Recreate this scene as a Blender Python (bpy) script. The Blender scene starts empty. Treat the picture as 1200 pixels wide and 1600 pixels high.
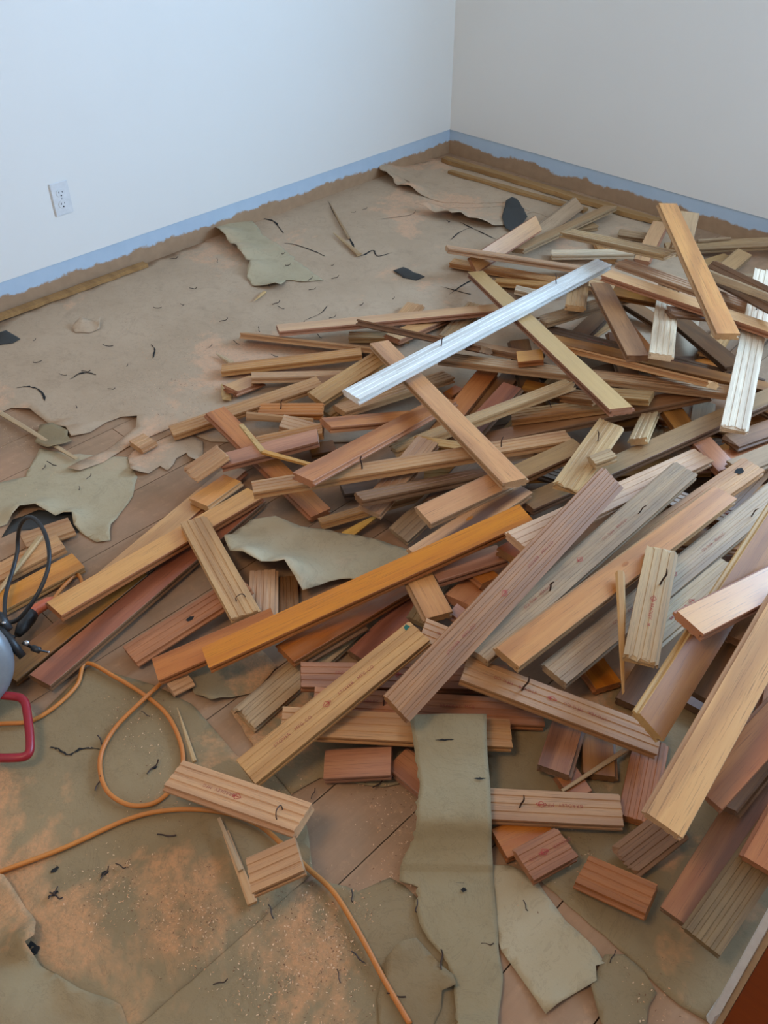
import bpy, bmesh, math, random
from math import sin, cos, pi, radians, atan2, sqrt
from mathutils import Vector, Matrix, noise
from mathutils.geometry import delaunay_2d_cdt
random.seed(11)
S = bpy.context.scene
COL = S.collection

# ------------------------------------------------------------ camera
TH = math.atan(1162/1410.); YAW = radians(43.9)
fh = Vector((-sin(YAW), cos(YAW), 0)); rt = Vector((cos(YAW), sin(YAW), 0))
fw = fh*cos(TH)+Vector((0, 0, -sin(TH))); up = fh*sin(TH)+Vector((0, 0, cos(TH)))
cd = bpy.data.cameras.new('camera'); cd.sensor_fit = 'VERTICAL'; cd.sensor_height = 24; cd.lens = 1410*24/1600.
cd.clip_start = .02
cam = bpy.data.objects.new('camera', cd); COL.objects.link(cam)
cam.matrix_world = Matrix((rt, up, -fw)).transposed().to_4x4(); cam.location = (0, 0, 1.5)
S.camera = cam

# ------------------------------------------------------------ light
S.view_settings.view_transform = 'Standard'; S.view_settings.look = 'None'
S.view_settings.gamma = 1; S.view_settings.exposure = 0.0; S.view_settings.use_curve_mapping = False
W = bpy.data.worlds.new('sky'); S.world = W; W.use_nodes = True
bg = W.node_tree.nodes['Background']; bg.inputs[0].default_value = (.62, .78, 1, 1); bg.inputs[1].default_value = 1.0
def area(name, loc, target, sx, sy, power, color):
    l = bpy.data.lights.new(name, 'AREA'); l.shape = 'RECTANGLE'; l.size = sx; l.size_y = sy; l.energy = power; l.color = color
    o = bpy.data.objects.new(name, l); COL.objects.link(o); o.location = loc
    o.rotation_euler = (Vector(target)-Vector(loc)).to_track_quat('-Z', 'Y').to_euler(); return o
area('window_light_back', (-.1, 3.98, 1.6), (-1.5, 1.0, .9), 1.8, 1.4, 172, (.35, .62, 1))
area('window_light_right', (1.02, 2.62, 1.5), (-2.0, 3.2, .8), 1.15, 1.2, 28, (.55, .76, 1))
area('warm_fill', (-.6, -.4, 2.3), (-1.9, 2.2, 0), .5, .5, 21, (1, .72, .44))  # warm fill added behind the camera, no lamp known there

# ------------------------------------------------------------ node helpers
class NT:
    def __init__(s, name):
        s.m = bpy.data.materials.new(name); s.m.use_nodes = True; s.t = s.m.node_tree; s.b = s.t.nodes['Principled BSDF']
    def n(s, typ, **kw):
        nd = s.t.nodes.new(typ)
        for k, v in kw.items():
            if k.startswith('i_'):
                nd.inputs[k[2:].replace('_', ' ')].default_value = v
            else: setattr(nd, k, v)
        return nd
    def l(s, a, b): s.t.links.new(a, b)
    def ramp(s, src, stops):
        r = s.n('ShaderNodeValToRGB'); e = r.color_ramp.elements
        while len(e) < len(stops): e.new(.5)
        for el, (p, c) in zip(e, stops): el.position = p; el.color = (*c, 1) if len(c) == 3 else c
        s.l(src, r.inputs[0]); return r.outputs[0]
    def mix(s, f, a, b, mode='MIX'):
        m = s.n('ShaderNodeMix', data_type='RGBA', blend_type=mode)
        for sock, v in ((m.inputs[0], f), (m.inputs[6], a), (m.inputs[7], b)):
            if isinstance(v, bpy.types.NodeSocket): s.l(v, sock)
            elif isinstance(v, (int, float)): sock.default_value = v
            else: sock.default_value = (*v, 1)
        return m.outputs[2]
    def noise(s, vec, scale, detail=4, rough=.55, dist=0):
        nn = s.n('ShaderNodeTexNoise'); s.l(vec, nn.inputs['Vector']); nn.inputs['Scale'].default_value = scale
        nn.inputs['Detail'].default_value = detail; nn.inputs['Roughness'].default_value = rough; nn.inputs['Distortion'].default_value = dist
        return nn.outputs['Fac']
    def math(s, op, a, b=0.0, c=None):
        m = s.n('ShaderNodeMath', operation=op)
        for k, v in enumerate((a, b) if c is None else (a, b, c)):
            if isinstance(v, bpy.types.NodeSocket): s.l(v, m.inputs[k])
            else: m.inputs[k].default_value = v
        return m.outputs[0]
    def bump(s, h, strength, dist=.002):
        b = s.n('ShaderNodeBump'); b.inputs['Strength'].default_value = strength; b.inputs['Distance'].default_value = dist
        s.l(h, b.inputs['Height']); s.l(b.outputs[0], s.b.inputs['Normal'])
def lin(r, g, b):
    f = lambda c: ((c/255+.055)/1.055)**2.4 if c > 10 else c/255/12.92
    return (f(r), f(g), f(b))
def simple(name, col, rough=.6, metal=0):
    t = NT(name); t.b.inputs['Base Color'].default_value = (*col, 1); t.b.inputs['Roughness'].default_value = rough; t.b.inputs['Metallic'].default_value = metal
    v = t.n('ShaderNodeTexCoord').outputs['Object']; f = t.noise(v, 60, 3)
    c = t.mix(f, tuple(x*.82 for x in col), tuple(min(1, x*1.12) for x in col)); t.l(c, t.b.inputs['Base Color']); return t.m

def wood(name, c1, c2, streak, rough=.6, coat=0, dirt=None, dirtamt=.4, fig=.35, pores=.5):
    if not ('white' in name): c1, c2, streak = [(c[0]*.92, c[1]*.80, c[2]*.58) for c in (c1, c2, streak)]
    t = NT(name)
    tc = t.n('ShaderNodeTexCoord').outputs['Object']; oc = t.n('ShaderNodeSeparateColor'); t.l(t.n('ShaderNodeObjectInfo').outputs['Color'], oc.inputs[0]); oi = oc.outputs[0]
    ad = t.n('ShaderNodeVectorMath', operation='ADD'); t.l(tc, ad.inputs[0])
    cb = t.n('ShaderNodeCombineXYZ'); k = t.math('MULTIPLY', oi, 37.0); t.l(k, cb.inputs[0]); t.l(t.math('MULTIPLY', oi, 3.1), cb.inputs[1]); t.l(k, cb.inputs[2])
    t.l(cb.outputs[0], ad.inputs[1]); v = ad.outputs[0]
    def mp(sc):
        m = t.n('ShaderNodeMapping'); t.l(v, m.inputs[0]); m.inputs['Scale'].default_value = sc; return m.outputs[0]
    a = t.noise(mp((1.5, 26, 26)), 2.2, 5, .6, .8)
    col = t.mix(t.ramp(a, [(.3, (0, 0, 0)), (.72, (1, 1, 1))]), c1, c2)
    wv = t.n('ShaderNodeTexWave', wave_type='BANDS', bands_direction='Y'); t.l(mp((.35, 1.1, .8)), wv.inputs[0])
    wv.inputs['Scale'].default_value = 3.2; wv.inputs['Distortion'].default_value = 9; wv.inputs['Detail'].default_value = 3; wv.inputs['Detail Scale'].default_value = .8
    col = t.mix(t.math('MULTIPLY', t.ramp(wv.outputs['Fac'], [(.62, (0, 0, 0)), (.95, (1, 1, 1))]), fig), col, streak)
    p = t.noise(mp((7, 330, 330)), 1.6, 3, .7)
    pr = t.ramp(p, [(.56, (0, 0, 0)), (.68, (1, 1, 1))])
    col = t.mix(t.math('MULTIPLY', pr, pores), col, tuple(x*.45 for x in streak))
    if dirt:
        d = t.noise(mp((5, 14, 14)), 1.7, 4, .6)
        col = t.mix(t.math('MULTIPLY', t.ramp(d, [(.42, (0, 0, 0)), (.75, (1, 1, 1))]), dirtamt), col, dirt)
    hs = t.n('ShaderNodeHueSaturation'); t.l(col, hs.inputs['Color'])
    t.l(t.math('MULTIPLY_ADD', oc.outputs[1], .22, .90), hs.inputs['Value']); t.l(t.math('MULTIPLY_ADD', oc.outputs[2], .22, .86), hs.inputs['Saturation'])
    t.l(hs.outputs[0], t.b.inputs['Base Color'])
    t.b.inputs['Roughness'].default_value = rough; t.b.inputs['Coat Weight'].default_value = coat*.5; t.b.inputs['Coat Roughness'].default_value = .22
    t.bump(t.math('ADD', t.math('MULTIPLY', a, .6), t.math('MULTIPLY', p, .5)), .35 if not coat else .12, .0012)
    return t.m
L_ = lin
FACE = {
 'amber': wood('varnish_amber', L_(204,134,58), L_(220,156,78), L_(140,80,34), .38, .5),
 'amberL': wood('varnish_long_amber', L_(188,118,56), L_(206,142,76), L_(130,74,34), .38, .5),
 'amberB': wood('varnish_bright_amber', L_(216,160,78), L_(228,178,100), L_(140,90,40), .38, .5, pores=.6),
 'ambd': wood('varnish_dark_amber', L_(160,96,44), L_(184,120,60), L_(96,54,26), .4, .4, fig=.6),
 'paleamber': wood('varnish_pale_amber', L_(208,166,100), L_(220,180,116), L_(176,132,78), .36, .5, fig=.15, pores=.25),
 'orange': wood('varnish_orange', L_(182,112,62), L_(200,134,80), L_(132,70,32), .38, .5, fig=.5),
 'worn': wood('varnish_worn', L_(186,108,52), L_(150,92,58), L_(112,60,32), .5, .3, L_(168,116,84), .8),
 'tan': wood('varnish_tan', L_(202,150,96), L_(216,168,114), L_(160,108,62), .38, .5, fig=.25),
 'tana': wood('varnish_amber_tan', L_(212,156,84), L_(222,170,98), L_(160,108,56), .5, .5, fig=.2),
 'red': wood('varnish_red', L_(150,80,46), L_(172,100,62), L_(96,46,28), .36, .5, fig=.5),
 'pinkv': wood('varnish_pinkish', L_(190,126,92), L_(204,144,108), L_(150,86,58), .36, .5, fig=.2),
 'brown': wood('varnish_brown', L_(146,100,62), L_(170,122,78), L_(96,60,36), .4, .4, fig=.4),
 'brownv': wood('varnish_brown_smooth', L_(158,110,74), L_(176,128,88), L_(110,70,44), .4, .4, fig=.3),
 'olive': wood('varnish_olive', L_(160,124,78), L_(180,142,92), L_(110,80,48), .42, .4, fig=.3),
 'knot': wood('varnish_knotty', L_(176,118,64), L_(206,150,88), L_(88,52,30), .38, .5, fig=.95),
 'dusty': wood('varnish_dusty', L_(170,138,106), L_(186,154,122), L_(130,98,70), .8, 0, fig=.2),
 'grey': wood('varnish_greyed', L_(134,118,98), L_(156,138,116), L_(96,82,66), .7, 0),
 'gloss': wood('varnish_gloss_dark', L_(120,84,56), L_(140,100,68), L_(80,54,36), .2, .9),
 'dark': wood('varnish_dark', L_(110,76,48), L_(132,94,62), L_(70,46,30), .5, .2),
}
RED = L_(150, 84, 58)
RAW = {
 'pink': wood('raw_oak_pink', L_(206,166,130), L_(190,146,110), L_(146,98,70), .55, 0, L_(150,112,84), .3),
 'rosy': wood('raw_oak_rosy', L_(184,128,94), L_(168,112,80), L_(120,72,50), .55, 0, L_(130,90,66), .3),
 'rosyg': wood('raw_oak_greyrose', L_(172,130,100), L_(156,116,88), L_(110,78,62), .55, 0, L_(120,94,76), .4),
 'tan': wood('raw_oak_tan', L_(204,164,118), L_(190,146,98), L_(146,102,64), .55, 0, L_(150,116,84), .3),
 'pale': wood('raw_oak_pale', L_(206,180,144), L_(190,160,122), L_(150,116,84), .6, 0, L_(150,120,92), .35),
 'paleg': wood('raw_oak_pale_short', L_(210,182,146), L_(198,166,130), L_(150,120,88), .6, 0, L_(160,136,106), .3),
 'grey': wood('raw_oak_weathered', L_(192,162,126), L_(170,138,104), L_(122,94,68), .6, 0, L_(110,96,80), .5),
 'greyp': wood('raw_oak_pale_grey', L_(202,174,140), L_(184,152,118), L_(126,98,72), .6, 0, L_(128,112,94), .4),
 'greyb': wood('raw_oak_grey_brown', L_(150,118,92), L_(132,102,78), L_(94,70,52), .6, 0, L_(96,80,64), .4),
 'olive': wood('raw_oak_olive', L_(160,138,100), L_(140,118,82), L_(100,80,56), .6, 0, L_(90,76,54), .4),
 'olivb': wood('raw_oak_olive_long', L_(150,124,86), L_(128,104,70), L_(90,70,46), .6, 0, L_(84,70,48), .5),
 'white': wood('raw_oak_whitish', L_(236,222,208), L_(220,202,186), L_(168,142,120), .6, 0, L_(160,130,104), .3),
 'whiteL': wood('raw_oak_bright_white', L_(246,240,228), L_(234,226,212), L_(184,170,154), .45, .15, L_(180,160,140), .3),
 'dusty': wood('raw_oak_dusty', L_(172,146,118), L_(156,130,104), L_(120,94,72), .85, 0, L_(150,124,98), .4),
 'brown': wood('raw_oak_brown', L_(150,110,76), L_(130,92,62), L_(90,60,40), .55, 0, L_(100,76,56), .4),
 'orange': wood('raw_oak_orange', L_(198,140,92), L_(180,118,72), L_(130,80,48), .55, 0, L_(140,92,60), .3),
 'dark': wood('raw_oak_dark', L_(110,84,62), L_(96,72,54), L_(66,50,38), .8, 0),
 'yellow': wood('raw_oak_fresh', L_(232,196,126), L_(220,178,104), L_(190,140,80), .7, 0),
}
SIDEOF = {'amber': 'tan', 'amberL': 'rosy', 'amberB': 'tan', 'ambd': 'brown', 'paleamber': 'rosy', 'orange': 'rosy', 'worn': 'rosy', 'tan': 'rosy', 'tana': 'rosy',
 'red': 'brown', 'pinkv': 'rosy', 'brown': 'brown', 'brownv': 'pale', 'olive': 'brown', 'knot': 'tan', 'dusty': 'dusty', 'grey': 'greyb', 'gloss': 'dark', 'dark': 'dark'}
BACKOF = {'pink': 'orange', 'rosy': 'orange'}
NAILM = simple('rusty_steel', (.06, .032, .022), .6, .3)
STEEL = simple('bright_steel', (.5, .5, .5), .35, 1)
INK = simple('red_brown_ink', L_(150, 72, 56), .8)
INKD = simple('red_ink', L_(170, 50, 44), .8)
DARK = simple('black_hollow', (.012, .01, .008), .9)
GREENP = simple('green_paint', L_(30, 90, 74), .5)

# ------------------------------------------------------------ object helpers
def link(name, me, mats, parent=None):
    for m in (mats if isinstance(mats, (list, tuple)) else [mats]): me.materials.append(m)
    o = bpy.data.objects.new(name, me); COL.objects.link(o)
    if parent: o.parent = parent
    return o
def tag(o, label, cat, group=None, kind=None):
    if label: o['label'] = label
    if cat: o['category'] = cat
    if group: o['group'] = group
    if kind: o['kind'] = kind
    return o
def frombm(name, bm, mats, parent=None, smooth=False):
    me = bpy.data.meshes.new(name); bm.to_mesh(me); bm.free()
    if smooth:
        for p in me.polygons: p.use_smooth = True
    return link(name, me, mats, parent)
def bbox(bm, lo, hi, mi=0):
    v = [bm.verts.new((x, y, z)) for x in (lo[0], hi[0]) for y in (lo[1], hi[1]) for z in (lo[2], hi[2])]
    for f in ((0,1,3,2),(4,6,7,5),(0,4,5,1),(2,3,7,6),(0,2,6,4),(1,5,7,3)):
        bm.faces.new([v[i] for i in f]).material_index = mi
    return v
def box(name, lo, hi, mat, parent=None, bev=0):
    bm = bmesh.new(); bbox(bm, lo, hi)
    if bev: bmesh.ops.bevel(bm, geom=bm.edges[:], offset=bev, segments=2, affect='EDGES')
    bmesh.ops.recalc_face_normals(bm, faces=bm.faces)
    return frombm(name, bm, mat, parent)
def tubemesh(pts, rad, seg=8, closed=False):
    pts = [Vector(p) for p in pts]; bm = bmesh.new(); rings = []
    n = len(pts); prev = None
    for i, p in enumerate(pts):
        if closed: d = pts[(i+1) % n]-pts[i-1]
        else: d = pts[min(i+1, n-1)]-pts[max(i-1, 0)]
        d.normalize()
        a = prev if prev is not None else (Vector((0, 0, 1)) if abs(d.z) < .9 else Vector((1, 0, 0)))
        a = (a-d*a.dot(d)).normalized(); prev = a; b = d.cross(a)
        r = rad[i] if isinstance(rad, (list, tuple)) else rad
        rings.append([bm.verts.new(p+(a*cos(2*pi*k/seg)+b*sin(2*pi*k/seg))*r) for k in range(seg)])
    for i in range(n if closed else n-1):
        A, B = rings[i], rings[(i+1) % n]
        for k in range(seg): bm.faces.new((A[k], A[(k+1) % seg], B[(k+1) % seg], B[k]))
    if not closed: bm.faces.new(rings[0][::-1]); bm.faces.new(rings[-1])
    bmesh.ops.recalc_face_normals(bm, faces=bm.faces); return bm
def catmull(P, n=8, closed=False):
    P = [Vector(p) for p in P]; out = []; N = len(P)
    for i in range(N if closed else N-1):
        if closed: a, b, c, d = P[i-1], P[i], P[(i+1) % N], P[(i+2) % N]
        else: a, b, c, d = P[max(i-1, 0)], P[i], P[i+1], P[min(i+2, N-1)]
        for k in range(n):
            t = k/n; out.append(.5*((2*b)+(c-a)*t+(2*a-5*b+4*c-d)*t*t+(3*b-a-3*c+d)*t**3))
    if not closed: out.append(P[-1])
    return out

PLANKS=[
((-0.7807, 2.1499, 0.018),(-0.5852, 2.43, 0.018),0,'B','dark',0.067,0.019,'','plank','FILL'),
((-1.0621, 2.4708, 0.018),(-0.9543, 2.6526, 0.018),0,'F','orange',0.067,0.019,'','plank','FILL'),
((-1.2337, 2.3571, 0.019),(-1.0316, 2.4935, 0.0435),0,'F','dark',0.067,0.019,'','plank','FILL'),
((-1.4106, 2.3491, 0.018),(-1.4126, 2.5635, 0.018),0,'B','tan',0.067,0.019,'','plank','FILL'),
((-1.3027, 2.0735, 0.018),(-1.16, 2.3461, 0.044),0,'F','dark',0.067,0.019,'','plank','FILL'),
((-0.8085, 2.9057, 0.018),(-1.1527, 2.9138, 0.018),0,'F','brown',0.067,0.019,'','plank','FILL'),
((-1.3856, 2.3257, 0.038),(-1.4459, 2.6831, 0.038),0,'F','dark',0.067,0.019,'','plank','buried dark board seen in the black gap below the small pale stub'),
((-1.025, 2.5694, 0.043),(-1.0915, 2.8215, 0.018),0,'B','tan',0.067,0.019,'','plank','FILL'),
((-1.2626, 2.8204, 0.0365),(-1.0504, 3.0375, 0.0395),0,'F','brown',0.067,0.019,'','plank','FILL'),
((-1.4157, 2.0836, 0.058),(-1.0897, 2.1729, 0.041),15,'F','dark',0.067,0.019,'','plank','FILL'),
((-0.5104, 2.0391, 0.039),(-0.7365, 2.6656, 0.0455),-8,'B','orange',0.067,0.019,'','plank','FILL'),
((-0.8089, 1.8448, 0.0235),(-0.7069, 2.1706, 0.046),-8,'F','pink',0.067,0.019,'','plank','FILL'),
((-0.8811, 1.7012, 0.0365),(-0.626, 2.0679, 0.067),0,'B','dark',0.067,0.019,'','plank','FILL'),
((-1.2924, 1.5743, 0.023),(-1.3944, 2.0692, 0.077),-8,'F','brown',0.067,0.019,'','plank','buried board showing behind the pinkish glossy board, under the long grooved one'),
((-0.9556, 2.0336, 0.081),(-1.2996, 2.4516, 0.058),0,'F','brown',0.067,0.019,'','plank','buried board edge below the middle of the slim pinkish board'),
((-1.2181, 1.7897, 0.019),(-1.2609, 2.1192, 0.072),0,'B','tan',0.067,0.019,'','plank','FILL'),
((-1.4405, 2.2378, 0.1035),(-0.7919, 2.4604, 0.073),5,'B','dark',0.067,0.019,'','plank','buried board glimpsed between the sloping brown board and the stained whitish one'),
((-0.9047, 2.0122, 0.034),(-0.7318, 2.3651, 0.0605),15,'B','orange',0.067,0.019,'','plank','FILL'),
((-1.0716, 1.7662, 0.022),(-1.4322, 2.0888, 0.125),5,'F','dark',0.067,0.019,'','plank','buried board edge just below the small square tan block'),
((-1.2686, 1.4744, 0.027),(-0.7071, 1.9635, 0.09),15,'B','tan',0.067,0.019,'','plank','buried board in the hollow directly behind the torn pale board'),
((-0.9319, 2.1976, 0.1),(-1.3565, 2.4702, 0.13),-8,'F','pink',0.067,0.019,'','plank','FILL'),
((-1.2804, 1.9204, 0.103),(-0.7363, 2.1327, 0.1),0,'F','brown',0.067,0.019,'','plank','buried board just under the lower tip of the pale crossing board'),
((-0.5977, 1.6086, 0.018),(-0.3241, 1.9534, 0.018),0,'B','orange',0.067,0.019,'','plank','FILL'),
((-0.5053, 1.5736, 0.0405),(-0.6187, 1.907, 0.035),0,'F','brown',0.067,0.019,'','plank','FILL'),
((-0.6265, 1.7583, 0.0585),(-0.47, 2.2304, 0.067),0,'F','tan',0.067,0.019,'','plank','FILL'),
((-0.5957, 1.6215, 0.085),(-0.6128, 2.3127, 0.0955),15,'B','pink',0.067,0.019,'','plank','buried board showing right of the round dark knot hole'),
((-0.7054, 1.7063, 0.136),(-0.4199, 1.8687, 0.065),5,'B','pink',0.067,0.019,'','plank','buried board between the amber diagonal and the grey board with a red emblem'),
((-0.7213, 1.8967, 0.1165),(-0.5522, 2.1477, 0.122),0,'F','pink',0.067,0.019,'','plank','buried board in the shadow just above the round dark knot hole'),
((-0.6618, 1.5527, 0.1215),(-0.3565, 1.8462, 0.082),0,'F','brown',0.067,0.019,'','plank','buried board left of the pale rim of the standing brown board'),
((-0.2268, 1.2308, 0.021),(-0.2613, 1.5965, 0.021),5,'B','brown',0.067,0.019,'','plank','FILL'),
((-0.0411, 1.26, 0.021),(-0.1816, 1.5288, 0.021),5,'B','pink',0.067,0.019,'','plank','FILL'),
((-0.1483, 1.3087, 0.0355),(-0.167, 1.6532, 0.05),-8,'F','tan',0.067,0.019,'','plank','FILL'),
((-0.2101, 1.2158, 0.049),(-0.1485, 1.5137, 0.073),5,'F','dark',0.067,0.019,'','plank','FILL'),
((-0.1354, 1.1509, 0.0565),(-0.1662, 1.5751, 0.1015),5,'B','orange',0.067,0.019,'','plank','FILL'),
((-0.212, 1.2612, 0.085),(-0.2613, 1.661, 0.0825),-8,'F','orange',0.067,0.019,'','plank','FILL'),
((-0.1657, 1.1607, 0.106),(-0.246, 1.6336, 0.123),5,'F','dark',0.067,0.019,'','plank','FILL'),
((-0.149, 1.1619, 0.129),(-0.1395, 1.5133, 0.141),0,'F','orange',0.067,0.019,'','plank','FILL'),
((-0.1289, 1.1657, 0.15),(-0.0777, 1.55, 0.16),5,'B','pink',0.067,0.019,'','plank','FILL'),
((-0.0354, 1.2716, 0.212),(-0.285, 1.5429, 0.132),15,'F','orange',0.067,0.019,'','plank','FILL'),
((-0.0811, 1.2818, 0.244),(-0.1093, 1.5847, 0.177),-8,'F','dark',0.067,0.019,'','plank','FILL'),
((-0.2401, 1.2271, 0.192),(-0.1123, 1.5145, 0.2605),-8,'B','brown',0.067,0.019,'','plank','FILL'),
((-0.2184, 1.211, 0.217),(-0.1784, 1.5471, 0.273),-8,'F','brown',0.067,0.019,'','plank','FILL'),
((-0.086, 1.2091, 0.2615),(-0.2085, 1.5353, 0.3),-8,'F','dark',0.067,0.019,'','plank','FILL'),
((-0.259, 1.2848, 0.278),(-0.2458, 1.7175, 0.36),-8,'F','pink',0.067,0.019,'','plank','FILL'),
((-1.5789, 3.259, 0.024),(-1.218, 3.575, 0.06),10,'B','dusty',0.067,0.019,'','plank','dusty board lying flat along the back wall at the right frame edge'),
((-1.4931, 3.3507, 0.053),(-1.4012, 3.4377, 0.064),0,'B','dusty',0.018,0.01,'','plank','thin dusty lath just under the blue wall strip at upper right'),
((-1.3982, 3.2186, 0.018),(-1.3604, 3.3614, 0.018),0,'F','dusty',0.067,0.019,'','plank','short dusty block half hidden below the board along the back wall'),
((-1.3087, 3.2074, 0.0265),(-1.3176, 3.3928, 0.0395),10,'F','dusty',0.067,0.019,'','plank','dusty tan offcut slanting between the wall board and the split lath'),
((-1.2731, 3.185, 0.035),(-1.2116, 3.2888, 0.015),0,'B','dusty',0.02,0.012,'','plank','narrow lath end showing left of the pinkish board top at upper right'),
((-1.9692, 3.1734, 0.018),(-1.925, 3.2727, 0.018),0,'F','dusty',0.067,0.019,'','plank','dim dusty chunk behind the long tan board at the far edge of the pile'),
((-1.797, 3.2561, 0.026),(-1.6855, 3.2997, 0.026),20,'B','dusty',0.045,0.019,'b','plank','broken dark-ended stub behind the pale grooved board near the back wall'),
((-1.6786, 3.3797, 0.061),(-1.5818, 3.089, 0.0185),0,'F','tan',0.067,0.019,'','plank','tan board standing out of the pile left of the tall crossed boards'),
((-2.0031, 2.9451, 0.038),(-2.086, 3.3851, 0.038),40,'F','dusty',0.067,0.019,'','plank','dust-covered board leaning behind the upright tan board, nearest the corner'),
((-1.9497, 2.7715, 0.054),(-1.9542, 3.4326, 0.04),-12,'F','dusty',0.067,0.019,'','plank','long dusty board whose far tip points at the back wall baseboard line'),
((-2.1104, 2.5726, 0.021),(-1.6206, 2.7486, 0.021),-5,'B','pink',0.067,0.019,'','plank','pinkish grooved board crossing beneath the leaning tan board, far left of pile'),
((-1.9605, 2.9072, 0.119),(-1.9786, 2.5338, 0.059),58,'F','tan',0.067,0.019,'','plank','tan board tilted on edge below the topmost grooved board, far left tip'),
((-2.0369, 2.4494, 0.1355),(-1.6696, 2.8755, 0.024),-10,'B','pink',0.067,0.019,'','plank','grooved board with dark notch on its lit upper edge, furthest left at the back'),
((-1.8811, 2.5459, 0.025),(-1.6318, 2.6708, 0.039),-10,'B','tan',0.067,0.019,'b','plank','splintered board with white broken tip beneath the notched grooved board'),
((-1.7742, 2.5337, 0.034),(-1.6792, 2.5818, 0.024),0,'B','white',0.045,0.019,'','plank','small whitish scrap of board glimpsed above the white board'),
((-1.6162, 2.7359, 0.047),(-1.5054, 2.8082, 0.026),10,'B','tan',0.067,0.019,'b','plank','pale broken board end just right of the white board tip'),
((-1.8363, 3.1722, 0.018),(-1.6839, 3.0087, 0.018),0,'B','pink',0.067,0.019,'','plank','pale board end upright between two grooved boards near the back'),
((-1.8722, 2.8885, 0.025),(-1.6153, 3.0727, 0.05),-3,'B','white',0.067,0.019,'b','plank','sunlit whitish-pink grooved board with broken left end at the back'),
((-1.4662, 2.6794, 0.0715),(-1.2527, 2.6809, 0.024),0,'F','gloss',0.067,0.019,'','plank','glossy dark board mirroring bluish window light in the upper pile'),
((-1.4567, 2.2434, 0.127),(-1.3056, 2.5347, 0.1715),-5,'B','grey',0.067,0.019,'b','plank','grey-brown board with jagged left end under the small pale stub'),
((-1.3478, 2.4733, 0.19),(-1.1881, 2.5278, 0.1915),10,'F','brown',0.067,0.019,'','plank','brown board deep below the long tan diagonal at upper right'),
((-1.3636, 2.2827, 0.1925),(-1.5295, 2.5595, 0.135),0,'B','tan',0.067,0.019,'','plank','small pale stub of grooved board pointing at the viewer below the white board tip'),
((-0.8445, 2.1687, 0.121),(-0.7848, 2.0391, 0.12),0,'F','grey',0.067,0.019,'','plank','dull grey board end in the gap left of the big whitish board'),
((-0.8772, 2.0503, 0.1405),(-0.7574, 1.9574, 0.139),0,'F','brown',0.067,0.019,'','plank','brown board face in the dark hollow above the long green-tan board'),
((-0.8969, 2.0483, 0.073),(-0.8332, 1.8733, 0.116),0,'B','grey',0.067,0.019,'','plank','grey grooved board end half sunk above the long green-tan board'),
((-0.8748, 2.3629, 0.085),(-0.6813, 2.3087, 0.0905),0,'F','brown',0.067,0.019,'','plank','dark board in the hollow right behind the big whitish board'),
((-0.9535, 2.6206, 0.038),(-0.9751, 2.9625, 0.038),0,'F','gloss',0.067,0.019,'','plank','dark glossy board in shadow behind the top of the whitish board'),
((-1.223, 2.7319, 0.035),(-0.872, 2.4183, 0.1215),10,'F','dark',0.067,0.019,'','plank','very dark board in shadow below the broken chunk, upper right hollow'),
((-1.0306, 1.9201, 0.09),(-0.9292, 1.9882, 0.119),10,'F','brown',0.067,0.019,'','plank','brown board end just under the tip of the pale crossing board'),
((-1.0178, 1.6513, 0.075),(-0.9462, 1.674, 0.073),0,'B','dark',0.067,0.019,'','plank','dark grooved board end in the hollow left of the broken pale board'),
((-0.9856, 1.49, 0.052),(-0.9211, 1.6181, 0.0865),0,'F','brown',0.067,0.019,'','plank','dark tan board below the broken pale board, right of crossing board tip'),
((-0.7414, 1.9562, 0.1515),(-0.6389, 1.9126, 0.135),0,'F','orange',0.067,0.019,'','plank','orange-brown board between the two pink boards and the big whitish board'),
((-0.6872, 2.014, 0.1385),(-0.6149, 2.2127, 0.142),0,'F','brown',0.067,0.019,'b','plank','brown board with jagged edge right below the whitish board'),
((-0.6119, 1.8904, 0.161),(-0.5651, 2.1047, 0.142),0,'F','dusty',0.067,0.019,'','plank','dusty pinkish board below the jagged brown one at the right frame edge'),
((-1.2484, 1.6567, 0.052),(-0.8259, 2.1296, 0.1865),-4,'F','brown',0.067,0.019,'','plank','long brown varnished board with a lit lower edge across the middle of pile'),
((-1.2131, 1.7785, 0.095),(-0.9669, 1.9757, 0.164),-5,'B','pink',0.067,0.019,'n','plank','grooved board with a bent nail lying over the long brown varnished board'),
((-1.0574, 1.9399, 0.1675),(-0.9122, 1.9819, 0.1975),-5,'B','grey',0.067,0.019,'','plank','grey grooved board with lit ridges right beside the pale crossing board tip'),
((-1.1067, 1.8689, 0.174),(-1.0108, 1.8771, 0.198),-5,'B','brown',0.067,0.019,'','plank','short brown stub with notched end under the pale crossing board'),
((-1.3961, 2.1392, 0.1355),(-0.6806, 2.3556, 0.1415),-6,'F','brown',0.067,0.019,'','plank','long brown board passing under the whitish board at mid height of pile'),
((-1.5247, 1.969, 0.125),(-1.2974, 2.0186, 0.15),-15,'F','brown',0.067,0.019,'','plank','narrow brown board directly under the middle of the white board'),
((-1.549, 1.8624, 0.1145),(-0.7637, 2.1215, 0.217),-6,'B','tan',0.067,0.019,'','plank','very long grooved board carrying a small square block, mid pile'),
((-1.3248, 1.9363, 0.171),(-1.2712, 1.9866, 0.18),0,'F','tan',0.067,0.019,'','block','small square tan block sitting on the long grooved board'),
((-1.3374, 2.0882, 0.156),(-0.789, 2.0604, 0.255),-28,'B','pink',0.067,0.019,'','plank','slim pinkish board on edge ending left of the big whitish board'),
((-1.3843, 2.4501, 0.206),(-1.0084, 2.0571, 0.249),0,'F','brown',0.067,0.019,'','plank','brown board with sloping end hanging below the grey-brown board'),
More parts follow.
